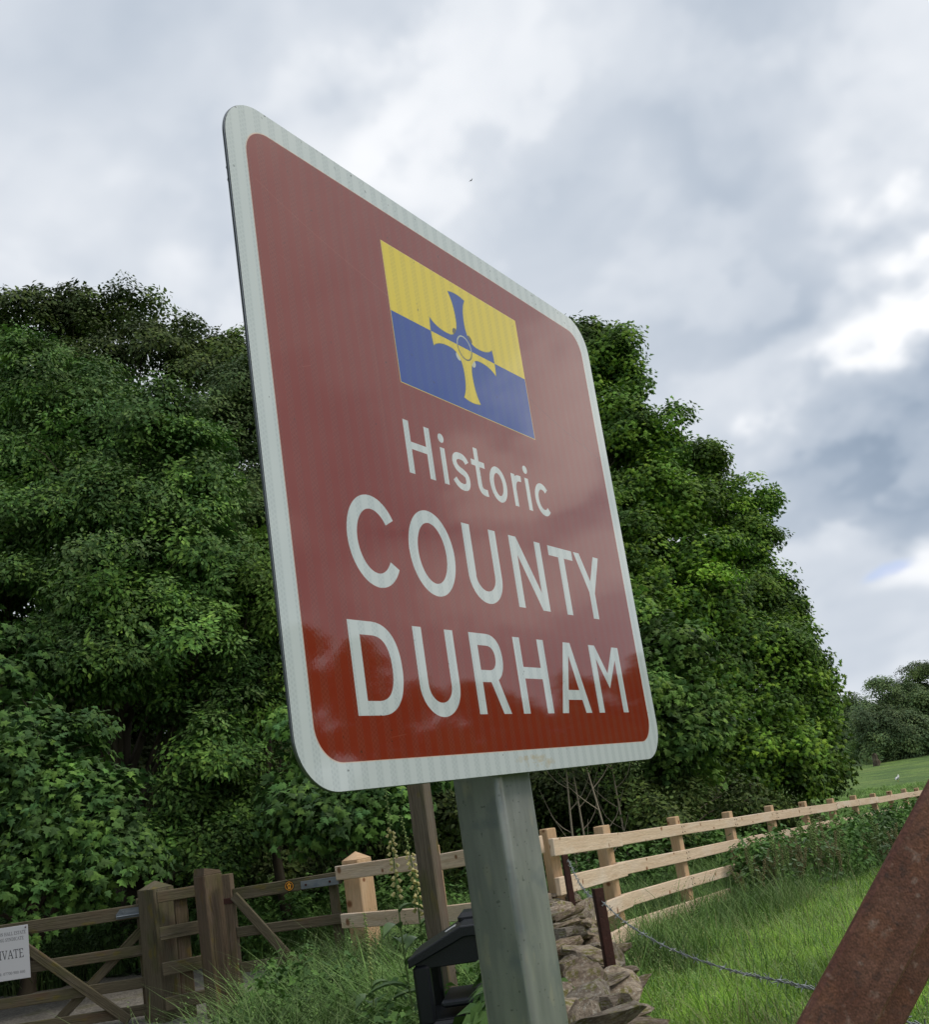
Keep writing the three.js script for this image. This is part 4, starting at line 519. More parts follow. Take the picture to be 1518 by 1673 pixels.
const TREES = {
  hawthorn: { base: [-5.19, -14.20], lobes: [[-6.31,9.18,-14.50,0.80], [-5.36,8.73,-14.30,0.85], [-4.49,7.85,-14.00,0.85], [-5.46,7.26,-13.60,0.90], [-3.79,6.97,-13.80,0.75], [-4.58,6.45,-13.30,0.90], [-6.06,6.40,-13.60,0.90], [-3.80,5.75,-13.20,0.80], [-5.16,5.37,-13.00,0.80], [-3.39,5.19,-13.40,0.65], [-4.18,4.91,-12.80,0.75], [-3.56,4.35,-12.80,0.65], [-5.64,4.57,-13.00,0.70], [-4.74,4.24,-12.60,0.60], [-3.13,4.25,-13.40,0.50], [-4.13,3.79,-13.40,0.50], [-3.33,3.47,-13.20,0.55], [-3.68,2.84,-13.00,0.50], [-3.15,2.88,-13.60,0.55], [-4.06,2.32,-13.00,0.50], [-4.44,1.82,-12.80,0.45], [-3.76,1.57,-12.60,0.42], [-3.40,1.98,-13.20,0.50], [-6.43,7.97,-14.60,1.00], [-5.20,7.93,-15.00,1.10], [-4.36,6.62,-14.60,1.00]] },
  sycamore_left: { base: [-6.15, -12.60], lobes: [[-5.43,3.40,-11.60,0.50], [-5.03,2.99,-11.40,0.50], [-5.50,2.81,-11.30,0.60], [-4.83,2.49,-11.20,0.50], [-4.45,2.16,-11.10,0.45], [-5.16,2.12,-11.10,0.55], [-4.65,1.78,-11.00,0.45], [-4.28,1.66,-11.00,0.38], [-5.39,1.62,-11.00,0.55], [-4.95,1.42,-11.00,0.42], [-6.23,3.00,-11.60,0.80], [-6.40,1.81,-11.40,0.80], [-5.95,4.16,-12.20,0.60], [-6.68,4.47,-12.40,0.90]] },
  edge_left: { base: [-8.35, -15.50], lobes: [[-7.33,9.80,-15.50,0.50], [-7.64,9.09,-15.30,0.80], [-7.06,8.22,-15.00,0.45], [-7.36,7.46,-14.80,0.70], [-6.80,6.74,-14.40,0.40], [-7.21,6.25,-14.20,0.70], [-6.75,5.94,-14.00,0.45], [-8.05,8.30,-15.40,1.00], [-7.72,5.70,-14.40,0.90], [-8.19,7.12,-15.00,1.00], [-7.16,9.12,-15.30,0.45]] },
  oak_back: { base: [-8.91, -23.00], lobes: [[-9.69,14.94,-22.00,1.00], [-11.02,14.66,-22.00,1.40], [-8.65,15.21,-22.50,0.95], [-7.55,15.12,-22.50,0.95], [-6.95,13.50,-22.00,1.10], [-6.22,14.13,-22.50,0.85], [-5.33,13.80,-22.30,0.80], [-4.68,13.36,-22.30,0.75], [-8.49,13.42,-22.00,1.20], [-5.67,12.48,-22.00,1.10], [-7.53,11.97,-22.00,1.30], [-4.71,11.52,-22.00,1.00], [-9.57,13.11,-22.00,1.30]] },
  ash_left: { base: [-3.70, -18.00], lobes: [[-3.62,10.11,-17.50,0.75], [-4.07,9.34,-17.30,0.80], [-3.26,8.92,-17.20,0.90], [-3.99,8.11,-17.00,0.80], [-3.25,7.51,-17.00,0.90], [-3.74,6.71,-16.80,0.80], [-2.82,8.22,-17.50,1.10], [-2.23,9.98,-18.00,1.10], [-3.04,6.31,-17.00,0.90], [-2.15,6.89,-17.50,1.30], [-3.61,5.40,-16.60,0.70], [-2.88,4.80,-17.00,1.00], [-1.44,8.43,-18.00,1.30]] },
  elder_shrub: { base: [-2.90, -13.50], lobes: [[-2.80,5.79,-13.60,0.36], [-2.55,5.36,-13.50,0.50], [-2.84,5.08,-13.30,0.40], [-2.65,4.63,-13.40,0.50], [-2.31,4.89,-13.60,0.60], [-2.60,3.94,-13.60,0.60], [-2.84,3.35,-13.60,0.50]] },
  sycamore_mid: { base: [-1.87, -12.50], lobes: [[-2.13,1.88,-11.30,0.35], [-1.76,1.72,-11.10,0.35], [-1.41,1.84,-11.20,0.40], [-1.16,1.88,-11.60,0.40], [-2.00,2.22,-11.60,0.45], [-1.50,2.30,-11.80,0.50], [-2.42,2.14,-11.80,0.35], [-1.00,2.24,-12.00,0.60], [-1.73,2.74,-12.20,0.70]] },
  tree_behind_sign: { base: [-1.26, -20.00], lobes: [[-0.82,9.92,-20.00,1.60], [0.61,9.61,-20.50,1.60], [1.82,8.65,-20.00,1.50], [-0.43,7.44,-19.00,1.70], [0.96,6.57,-19.00,1.70], [-1.83,5.87,-18.50,1.50], [-0.25,4.92,-18.00,1.60], [1.31,4.44,-18.00,1.50], [-1.33,3.51,-17.50,1.30], [0.17,3.06,-17.50,1.40], [1.46,2.75,-17.50,1.10]] },
  sycamore_tall: { base: [2.30, -20.50], lobes: [[3.38,11.60,-20.60,0.70], [3.95,10.95,-20.40,0.85], [4.41,10.19,-20.20,0.65], [2.93,9.61,-20.00,1.20], [3.87,8.95,-19.80,1.00], [4.73,8.75,-20.00,0.75], [4.25,7.57,-19.60,0.90], [2.87,7.38,-19.20,1.20], [4.85,7.13,-19.80,0.75], [3.64,6.16,-19.00,1.10], [4.78,5.93,-19.30,0.80], [2.41,5.66,-18.80,1.20], [4.14,5.01,-18.80,0.95], [3.01,4.49,-18.40,1.10], [5.05,4.83,-19.20,0.75], [2.05,8.22,-20.50,1.40]] },
  sycamore_far: { base: [5.81, -24.50], lobes: [[6.78,9.62,-24.80,0.90], [6.90,8.47,-24.50,1.00], [7.80,8.35,-24.30,0.70], [7.34,7.25,-24.00,0.95], [7.61,6.19,-23.80,0.80], [6.90,5.76,-23.50,1.10], [7.69,5.34,-23.60,0.75], [7.73,4.38,-23.40,0.80], [6.91,4.32,-23.20,1.10]] },
  sycamore_right: { base: [5.42, -20.50], lobes: [[4.42,3.69,-18.50,1.00], [5.60,3.87,-19.20,0.95], [6.50,4.05,-19.60,0.60], [6.54,3.38,-19.40,0.70], [5.43,2.98,-18.80,1.00], [6.58,2.86,-19.30,0.50], [4.49,2.58,-18.20,0.90], [6.09,2.42,-19.00,0.75], [6.48,2.00,-19.00,0.45], [6.17,1.44,-18.80,0.50], [5.07,1.93,-18.30,0.90], [5.57,1.40,-18.40,0.65], [4.16,1.84,-18.40,0.80], [5.87,1.83,-18.70,0.70], [6.62,2.49,-19.30,0.50]] },
  sycamore_near: { base: [2.60, -16.50], lobes: [[2.78,4.22,-15.60,0.70], [3.03,3.62,-15.30,0.60], [2.66,2.95,-15.00,0.65], [3.32,3.00,-15.40,0.55], [3.02,2.32,-15.00,0.50], [2.44,2.32,-15.00,0.55], [3.47,2.38,-15.30,0.40], [2.64,1.86,-15.00,0.40], [2.20,3.19,-15.60,0.80], [1.97,2.34,-15.80,0.70], [3.19,1.80,-15.40,0.30]] },
  under: { base: [2.37, -15.00], lobes: [[2.10,1.34,-14.50,0.40], [2.28,1.05,-14.30,0.35], [1.86,1.19,-15.00,0.35], [2.83,1.32,-15.00,0.30], [3.81,1.19,-16.50,0.45], [4.66,0.97,-17.50,0.40]] },
  far_round: { base: [38.70, -95.00], lobes: [[39.57,6.12,-95.00,2.20], [41.18,5.27,-95.00,2.50], [37.03,4.60,-94.00,1.70], [37.11,3.25,-92.00,2.20], [39.28,2.63,-92.00,2.40], [42.50,3.27,-95.00,2.40], [35.95,1.98,-92.00,1.40], [40.51,1.07,-93.00,1.50], [37.87,1.52,-92.00,1.50], [39.36,0.50,-92.00,0.90]] },
  far_left: { base: [40.04, -110.00], lobes: [[41.73,5.70,-110.00,2.00], [40.01,4.23,-110.00,2.20], [41.51,3.50,-108.00,2.00], [39.50,2.12,-108.00,2.00], [40.95,1.45,-106.00,1.60], [37.59,1.29,-106.00,1.50], [38.53,3.90,-112.00,2.40]] },
  far_conifer: { base: [51.62, -120.00], lobes: [[54.55,8.91,-120.00,2.40], [56.21,7.89,-120.00,3.00], [53.46,7.54,-120.00,2.00], [54.03,5.73,-118.00,3.00], [56.19,5.40,-118.00,3.00]] },
  far_edge: { base: [44.22, -98.00], lobes: [[45.18,3.74,-98.00,2.20], [46.83,2.88,-98.00,2.50], [44.29,1.96,-97.00,2.20], [46.98,1.01,-98.00,2.20], [44.82,0.36,-97.00,1.60]] },
  far_shrub: { base: [36.52, -100.00], lobes: [[36.86,1.41,-100.00,1.10], [37.94,1.75,-100.00,1.20], [36.87,0.86,-99.00,0.90], [35.61,0.80,-99.00,0.90]] },
};
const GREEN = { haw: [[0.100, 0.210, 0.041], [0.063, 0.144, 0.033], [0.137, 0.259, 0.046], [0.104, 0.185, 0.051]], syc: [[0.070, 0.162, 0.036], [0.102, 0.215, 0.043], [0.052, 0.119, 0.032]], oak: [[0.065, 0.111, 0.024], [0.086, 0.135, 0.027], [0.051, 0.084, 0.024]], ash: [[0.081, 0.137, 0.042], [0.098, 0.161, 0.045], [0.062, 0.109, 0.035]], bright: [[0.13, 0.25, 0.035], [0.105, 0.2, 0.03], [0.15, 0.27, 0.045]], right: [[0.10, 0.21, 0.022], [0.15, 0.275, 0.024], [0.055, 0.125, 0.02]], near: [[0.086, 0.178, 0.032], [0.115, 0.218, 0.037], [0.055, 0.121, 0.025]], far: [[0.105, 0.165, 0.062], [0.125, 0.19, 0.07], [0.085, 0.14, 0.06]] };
const M0 = leafMat();
tree('oak_tree', 'dark open-topped tree behind the wood, highest at the left', 'trees of the roadside wood', TREES.oak_back, { seed: 101, leaf: LEAF.oak, mat: M0, palette: GREEN.oak, density: 1.1, trunk: 0.32, subs: 20, inner: 0.07, frag: 0.72, flat: 0.9, holes: 0.435 });
tree('ash_tree', 'dull green ash tree half hidden by the left edge of the sign', 'trees of the roadside wood', TREES.ash_left, { seed: 111, leaf: LEAF.ash, mat: M0, palette: GREEN.ash, density: 2.0, trunk: 0.22, subs: 17, holes: 0.37, inner: 0.18 });
tree('hawthorn_tree', 'broad small-leaved hawthorn filling the left behind the gates', 'trees of the roadside wood', TREES.hawthorn, { seed: 121, leaf: LEAF.small, mat: M0, palette: GREEN.haw, density: 2.6, trunk: 0.2, subs: 17, inner: 0.2 });
tree('elder_bush', 'bright green bush showing beside the left edge of the sign', 'bushes of the roadside wood', TREES.elder_shrub, { seed: 131, leaf: LEAF.ash, mat: M0, palette: GREEN.bright, density: 2.3, trunk: 0.07, category: 'bush', size: 0.8 });
tree('sycamore_tree', 'pale-leaved sycamore bough at the left edge above the young sycamore', 'trees of the roadside wood', TREES.edge_left, { seed: 271, leaf: LEAF.syc, mat: M0, palette: GREEN.near, density: 1.3, trunk: 0.16, subs: 13 });
tree('sycamore_bush', 'young large-leaved sycamore at the bottom left above the wide gate', 'bushes of the roadside wood', TREES.sycamore_left, { seed: 141, leaf: LEAF.syc, mat: M0, palette: GREEN.syc, density: 1.3, trunk: 0.09, category: 'bush', subs: 12 });
tree('sycamore_bush', 'young sycamore with broad leaves under the lower left corner of the sign', 'bushes of the roadside wood', TREES.sycamore_mid, { seed: 151, leaf: LEAF.syc, mat: M0, palette: GREEN.syc, density: 1.3, trunk: 0.06, category: 'bush', subs: 12 });
tree('sycamore_tree', 'big tree of the wood standing hidden behind the sign panel', 'trees of the roadside wood', TREES.tree_behind_sign, { seed: 161, leaf: LEAF.sycFar, mat: M0, palette: GREEN.syc, density: 1.2, trunk: 0.3 });
tree('sycamore_tree', 'tallest sycamore rising past the top right corner of the sign', 'trees right of the sign', TREES.sycamore_tall, { seed: 171, leaf: LEAF.sycFar, mat: M0, palette: GREEN.right, density: 2.3, trunk: 0.3, subs: 18, grow: 0.88, flat: 0.5 });
tree('sycamore_tree', 'farther sycamore stepping down the skyline right of the tallest', 'trees right of the sign', TREES.sycamore_far, { seed: 181, leaf: LEAF.sycFar, mat: M0, palette: GREEN.right, density: 2.3, trunk: 0.26, subs: 18, grow: 0.82, flat: 0.5 });
tree('sycamore_tree', 'rounded bright sycamore overhanging the field fence', 'trees right of the sign', TREES.sycamore_right, { seed: 191, leaf: LEAF.sycFar, mat: M0, palette: GREEN.right, density: 2.3, trunk: 0.26, subs: 18, grow: 0.82, flat: 0.5 });
tree('sycamore_tree', 'nearer sycamore with leafy boughs against the right edge of the sign', 'trees right of the sign', TREES.sycamore_near, { seed: 201, leaf: LEAF.syc, mat: M0, palette: GREEN.near, density: 1.6, trunk: 0.15, subs: 15 });
tree('undergrowth_bush', 'low dark bush under the sycamores behind the fence', 'bushes of the roadside wood', TREES.under, { seed: 211, leaf: LEAF.ash, mat: M0, palette: GREEN.oak, density: 1.6, trunk: 0.05, category: 'bush' });
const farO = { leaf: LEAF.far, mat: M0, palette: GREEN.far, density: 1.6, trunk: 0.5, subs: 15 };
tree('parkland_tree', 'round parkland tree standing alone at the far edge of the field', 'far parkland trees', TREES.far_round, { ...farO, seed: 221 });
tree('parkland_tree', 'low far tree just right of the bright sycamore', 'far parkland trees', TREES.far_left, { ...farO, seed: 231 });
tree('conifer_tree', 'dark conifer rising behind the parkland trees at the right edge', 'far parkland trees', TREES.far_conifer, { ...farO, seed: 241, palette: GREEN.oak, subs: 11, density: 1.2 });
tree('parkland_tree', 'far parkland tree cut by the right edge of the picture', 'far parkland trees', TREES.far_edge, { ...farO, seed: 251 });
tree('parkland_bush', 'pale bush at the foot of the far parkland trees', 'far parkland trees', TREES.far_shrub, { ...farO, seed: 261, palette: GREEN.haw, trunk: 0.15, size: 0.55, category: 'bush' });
// trees along the far side of the field, out of the frame to the right: the sign's gloss mirrors them
[[86, 46, 13], [81, 48, 12.6], [77.2, 50, 12.4], [73.6, 50, 11.4], [70.6, 52, 8.9], [67.4, 52, 8.3], [64, 54, 7.2], [60.8, 54, 8.0], [57.4, 54, 8.2], [54, 56, 8.6], [50.5, 58, 8]].forEach(([az, d, top], i) => {
  const R = rng(900 + i), a = az * Math.PI / 180, x = Math.sin(a) * d, z = -Math.cos(a) * d, y = ground(x, z), lobes = []; for (let k = 0; k < 7; k++) lobes.push([x + (R() - 0.5) * 3.2, y + 0.7 + (top - y - 2) * (0.02 + 0.88 * (k / 6)), z + (R() - 0.5) * 3.2, 1.5 + R() * 0.5]); lobes.push([x + (R() - 0.5), top - 1.1, z, 1.2]);
  tree('field_tree', `field tree number ${['one', 'two', 'three', 'four', 'five', 'six', 'seven', 'eight', 'nine', 'ten', 'eleven'][i]} of the row mirrored in the sign, outside the frame`, 'trees mirrored in the sign', { base: [x, z], lobes }, { seed: 910 + i, leaf: LEAF.far, mat: M0, palette: GREEN.oak, density: 1.4, trunk: 0.3, subs: 8, size: 0.8, holes: 0 });
});
// unseen trees added left of the frame to darken the post's side and the gates
[[-10.5, -8.5, 9], [-8.5, -3, 9.5], [-7.6, 2.2, 10], [-6.8, 7, 10]].forEach(([x, z, top], i) => { const R = rng(950 + i), y = ground(x, z), lobes = []; for (let k = 0; k < 9; k++) lobes.push([x + (R() - 0.5) * 4, y + 1 + (top - y - 2) * (k / 8), z + (R() - 0.5) * 4.4, 1.5 + R() * 0.6]);
  tree('added_shade_tree', `added unseen tree left of the frame, ${['beside', 'second past', 'third past', 'fourth past'][i]} the wide gate`, 'trees added left of the frame for shade', { base: [x, z], lobes }, { seed: 960 + i, leaf: LEAF.oak, mat: M0, palette: GREEN.oak, density: 1.0, trunk: 0.25, subs: 8, holes: 0.3 }); });
// the depth of the wood: trees and bushes that show only as dark foliage between the nearer ones
[[-15, -21, 9], [-11.5, -19.5, 8.5], [-8, -20, 9], [-5.5, -22.5, 9.5], [-2.5, -22, 8.5], [0.5, -23.5, 8.5], [3, -24, 8], [5.2, -25.5, 6.5], [-13.5, -26, 10.5], [-9.8, -27, 10.5], [-6.4, -28, 10.5], [-3.5, -27, 10], [-7.6, -17.6, 6.5], [-9.6, -17, 7]].forEach(([x, z, top], i) => { const R = rng(500 + i), y = ground(x, z), lobes = []; for (let k = 0; k < 9; k++) lobes.push([x + (R() - 0.5) * 3.6, y + 0.9 + (top - y - 2) * (k / 8), z + (R() - 0.5) * 2.4, 1.3 + R() * 0.5]);
  tree('wood_tree', 'tree deep in the wood, only dark foliage between the nearer trees', 'trees deep in the wood', { base: [x, z], lobes }, { seed: 520 + i, leaf: LEAF.oak, mat: M0, palette: GREEN.oak, density: 1.4, trunk: 0.2, subs: 9, inner: 0.25, holes: 0 }); });
[[-9.5, -15.2], [-7.6, -15.6], [-6, -16], [-4.4, -15.6], [-2.9, -15.4], [-1.4, -15], [0.1, -15.4], [1.4, -16.2], [2.6, -17.4], [3.8, -18.6], [5, -20], [6.0, -21.4]].forEach(([x, z], i) => { const R = rng(540 + i), y = ground(x, z), lobes = []; for (let k = 0; k < 7; k++) lobes.push([x + (R() - 0.5) * 1.7, y + 0.35 + R() * 1.7, z + (R() - 0.5) * 1.0, 0.55 + R() * 0.25]);
  tree('undergrowth_bush', 'dark bush of the understorey, low between the trunks of the wood', 'bushes of the understorey', { base: [x, z], lobes }, { seed: 560 + i, leaf: LEAF.ash, mat: M0, palette: GREEN.oak, density: 1.6, trunk: 0.05, subs: 8, category: 'bush' }); });
{ // thin bare stems in the dark under the trees
  const R = rng(61); [[0.98, -13.6], [1.2, -13.9], [1.5, -13.4], [1.78, -14.1]].forEach(([x, z], i) => { const y = ground(x, z), t = thing('sapling', ['thin pale sapling just right of the sign post', 'second thin sapling right of the sign post', 'forked thin sapling left of the low dark bush', 'thin sapling against the low dark bush'][i], 'sapling', [x, y, z], 0, 'bare saplings under the trees'), h = 2.4 + R() * 0.8, sx = (R() - 0.5) * 0.9; const g = [];
    const sp = [V(0, -0.1, 0), V(sx * 0.2, h * 0.35, 0.05), V(sx * 0.6, h * 0.7, 0), V(sx, h, 0.1)]; part('stem', tube(sp, (u) => 0.022 * (1 - 0.75 * u), 5, 12), twigBark, t);
    for (let k = 0; k < 7; k++) { const f = 0.25 + 0.1 * k, a = new THREE.CatmullRomCurve3(sp).getPoint(f), s = R() < 0.5 ? -1 : 1; part('twig', tube([a, a.clone().add(V(s * 0.18, 0.16, (R() - 0.5) * 0.2)), a.clone().add(V(s * (0.25 + R() * 0.2), 0.42 + R() * 0.3, (R() - 0.5) * 0.3))], (u) => 0.008 * (1 - 0.7 * u), 4, 5), twigBark, t); }
    const lobes = [[sx * 0.7, h * 0.75, 0, 0.3], [sx, h, 0.1, 0.25]]; const c = instances('crown', LEAF.ash.geo, M0, crownOf(lobes, LEAF.ash, 0.25, GREEN.ash, 70 + i, 5, 0.1, 0.7), t); c.userData.kind = 'stuff'; });
}

// ---------------------------------------------------------------- grass and plants
function tuftGeo(n, h, spread, width, lean, seed, heads = 0) {
  const R = rng(seed), P = [];
  const strip = (pts, ws, a) => { const s = V(Math.cos(a), 0, Math.sin(a)); for (let i = 0; i < pts.length - 1; i++) { const l0 = pts[i].clone().addScaledVector(s, -ws[i]), r0 = pts[i].clone().addScaledVector(s, ws[i]), l1 = pts[i + 1].clone().addScaledVector(s, -ws[i + 1]), r1 = pts[i + 1].clone().addScaledVector(s, ws[i + 1]); P.push(...l0, ...r0, ...r1); if (ws[i + 1] > 0) P.push(...l0, ...r1, ...l1); } };
  for (let i = 0; i < n; i++) {
    const a = R() * 6.283, r = spread * Math.sqrt(R()), H = h * (0.55 + 0.6 * R()), b = R() * 6.283, k = lean * H * (0.3 + R()), o = V(Math.cos(a) * r, -0.03, Math.sin(a) * r), d = V(Math.cos(b), 0, Math.sin(b)), w = width * (0.6 + 0.7 * R());
    const pts = [0, 0.35, 0.7, 1].map((u) => o.clone().add(V(0, H * (u - 0.28 * lean * u * u), 0)).addScaledVector(d, k * u * u)); strip(pts, [w, w * 0.9, w * 0.55, 0], b + 1.57);
    if (i < heads) { const tip = pts[3]; for (let q = 0; q < 9; q++) { const c = tip.clone().add(V((R() - 0.5) * 0.03, -q * 0.016 + 0.02, (R() - 0.5) * 0.03)), e = R() * 6.283; strip([c, c.clone().add(V(Math.cos(e) * 0.012, 0.008, Math.sin(e) * 0.012))], [0.004, 0], e + 1.57); } }
  }
  const g = new THREE.BufferGeometry(); g.setAttribute('position', new THREE.Float32BufferAttribute(P.map((v) => v), 3)); g.computeVertexNormals(); return g;
}
const grassMat = new THREE.MeshPhysicalMaterial({ color: 0xffffff, roughness: 0.75, transmission: 0.3, thickness: 0, side: THREE.DoubleSide, specularIntensity: 0.5 });
function scatter(name, geo, n, place, colors, seed, smin = 0.7, smax = 1.3, lift = 0, mat = grassMat) {
  const R = rng(seed), list = []; let guard = 0;
  while (list.length < n && guard++ < n * 40) { const p = place(R); if (!p) continue; const [x, z] = p, s = lerp(smin, smax, R()) * (p[2] || 1), c = colors[Math.floor(R() * colors.length)], k = 0.75 + 0.4 * R() + 1.3 * (fbm3(x * 0.9, 2, z * 0.9, 4) - 0.48); _q.setFromAxisAngle(V(0, 1, 0), R() * 6.283); list.push([new THREE.Matrix4().compose(V(x, ground(x, z) + lift, z), _q, V(s, s * (0.85 + 0.3 * R()), s)), new THREE.Color(c[0] * k, c[1] * k, c[2] * k)]); }
  const m = instances(name, geo, mat, list, scene); m.name = numbered(name); m.userData = { kind: 'stuff' }; return m;
}
const wedge = (R, a0, a1, d0, d1, pow = 0.5) => { const a = lerp(a0, a1, R()) * Math.PI / 180, d = Math.pow(lerp(Math.pow(d0, 1 / pow), Math.pow(d1, 1 / pow), R()), pow); return [Math.sin(a) * d, -Math.cos(a) * d]; };
const wallX = (z) => lerp(0.19, 0.36, clamp((-z - 2) / 5.7)), fenceSide = (x, z) => (x - FX) * 0.8505 + (z - FZ) * 0.526;   // above 0 on the camera's side of the long fence
const meadow = [[0.29, 0.49, 0.07], [0.34, 0.55, 0.085], [0.23, 0.40, 0.06], [0.38, 0.54, 0.13]], rank = [[0.125, 0.24, 0.055], [0.16, 0.29, 0.065], [0.10, 0.195, 0.055], [0.2, 0.29, 0.10]], straw = [[0.26, 0.27, 0.12], [0.2, 0.25, 0.09]];
const inField = (x, z) => (z > -7.6 ? x > wallX(z) + 0.27 : fenceSide(x, z) > 0.05);
scatter('field_grass', tuftGeo(15, 0.19, 0.06, 0.0034, 0.55, 11), 34000, (R) => { const p = wedge(R, -2, 36, 2.2, 16, 0.72); return inField(p[0], p[1]) ? [...p, 0.85 + 0.6 * fbm3(p[0] * 1.4, 5, p[1] * 1.4, 3)] : null; }, meadow, 1001, 0.7, 1.25).userData.label = 'bright green meadow grass between the wall and the fence';
scatter('field_grass', tuftGeo(8, 0.32, 0.1, 0.0036, 0.6, 13, 4), 2600, (R) => { const p = wedge(R, 0, 34, 4, 16, 0.7); return inField(p[0], p[1]) ? p : null; }, straw.concat(rank), 1003).userData.label = 'seeding grass stalks standing in the meadow';
scatter('pasture_grass', tuftGeo(12, 0.2, 0.16, 0.012, 0.7, 15), 9000, (R) => { const p = wedge(R, 4, 36, 14, 60, 0.75); return fenceSide(p[0], p[1]) < 0.1 && !inWood(p[0], p[1]) ? p : null; }, [[0.22, 0.36, 0.10], [0.26, 0.40, 0.115], [0.19, 0.31, 0.09]], 1005, 0.8, 1.3).userData.label = 'grazed pasture grass beyond the fence';
scatter('fence_grass', tuftGeo(16, 0.55, 0.1, 0.005, 0.7, 17, 3), 2600, (R) => { const k = -1 + R() * 12, o = (R() - 0.35) * 1.3 + (R() < 0.5 ? -0.3 : 0.2), x = FX + 0.9206 * k - 0.8505 * o * -1, z = FZ - 1.4883 * k + 0.526 * o; return inField(x, z) || fenceSide(x, z) < 0 ? [x, z, 0.7 + 0.5 * R()] : null; }, rank, 1007, 0.6, 1.1).userData.label = 'long rank grass along the foot of the field fence';
scatter('wood_edge_grass', tuftGeo(16, 0.6, 0.12, 0.006, 0.8, 19, 3), 2600, (R) => { const x = -8 + R() * 13, z = -9 - R() * 5.5; return !onTrack(x, z) && fenceSide(x, z) < -0.2 && (z < -9.8 || x > -1.1) && !(z > -9.6 && x < -1.4) ? [x, z, 0.7 + 0.5 * R()] : null; }, rank, 1009, 0.6, 1.1).userData.label = 'rank grass between the new fence and the wood';
const onVerge = (x, z) => x > -2.6 + (-z - 4) * -0.06 && x < wallX(z) - 0.3 && z < -2.6 && z > -8.7 && !(Math.abs(x + 0.165) < 0.34 && Math.abs(z + 4.32) < 0.3) && !onTrack(x, z) && !(x > -0.85 && z > -4.6 && x < -0.5 && false);
scatter('verge_grass', tuftGeo(22, 0.78, 0.14, 0.0046, 0.8, 21, 6), 3200, (R) => { const x = -2.7 + R() * 2.9, z = -2.9 - R() * 5.8; return onVerge(x, z) && x > -2.15 && (z < -3.9 || x < -0.9) ? [x, z, 0.55 + 0.75 * fbm3(x * 1.6, 7, z * 1.6, 3) + 0.25 * R()] : null; }, rank.concat([[0.22, 0.36, 0.1], [0.19, 0.33, 0.085]]), 1011, 0.6, 1.1).userData.label = 'tall seeding grass of the verge left of the bin';
const herbMat = M0.clone(); herbMat.vertexColors = false; const herb = new THREE.BufferGeometry().copy(merged([0, 1, 2, 3, 4, 5].map((k) => clumpGeo('oval', 9, 0.062, 0.07, 40 + k, 0.35).translate(Math.sin(k * 2.1) * 0.03, 0.12 + k * 0.085, Math.cos(k * 2.1) * 0.03)).map((g) => { g.setAttribute('uv', new THREE.Float32BufferAttribute(new Float32Array(g.attributes.position.count * 2), 2)); return g; })));
const herbs0 = 0, herbs = [[0.09, 0.19, 0.04], [0.115, 0.235, 0.05], [0.07, 0.155, 0.04]];
scatter('verge_herbs', herb, 1000, (R) => { const x = -2.4 + R() * 2.6, z = -2.9 - R() * 5.6; return onVerge(x, z) && fbm3(x * 1.5, 9, z * 1.5, 2) > 0.48 && x > -2.2 ? [x, z] : null; }, herbs, 1013, 0.6, 1.2, 0, herbMat).userData.label = 'leafy weeds and nettles of the verge';
scatter('wall_weeds', herb, 150, (R) => { const z = -2.6 - R() * 5.0; return fbm3(3, 1, z * 1.3, 2) > 0.42 ? [wallX(z) - 0.23 - R() * 0.1, z] : null; }, herbs, 1015, 1.1, 1.6, 0.1, herbMat).userData.label = 'green weeds growing against the roadside face of the wall';
scatter('fence_weeds', herb, 620, (R) => { const k = 1.6 + R() * 8, o = 0.12 + R() * (k > 2.2 ? 1.0 : 0.4), x = FX + 0.9206 * k + 0.8505 * o, z = FZ - 1.4883 * k + 0.526 * o; return fbm3(x, 4, z, 2) > (k > 2.6 ? 0.3 : 0.5) ? [x, z] : null; }, herbs, 1021, 0.9, 1.55, 0, herbMat).userData.label = 'tangled green weeds hiding the lower rails of the field fence';
scatter('wood_herbs', herb, 1500, (R) => { const x = -9 + R() * 13, z = -12.6 - R() * 4; return !onTrack(x, z) && fenceSide(x, z) < -1 ? [x, z] : null; }, herbs, 1017, 0.8, 1.7, 0, herbMat).userData.label = 'leafy undergrowth along the edge of the wood';
scatter('ground_ivy', clumpGeo('palm', 10, 0.07, 0.16, 51, 0.1), 2500, (R) => { const x = -9 + R() * 11, z = -12.3 - R() * 6; return inWood(x, z) || z < -13 ? [x, z] : null; }, [[0.03, 0.065, 0.02], [0.04, 0.08, 0.025]], 1019, 0.8, 1.4, 0.04, M0).userData.label = 'dark ivy on the floor of the wood';
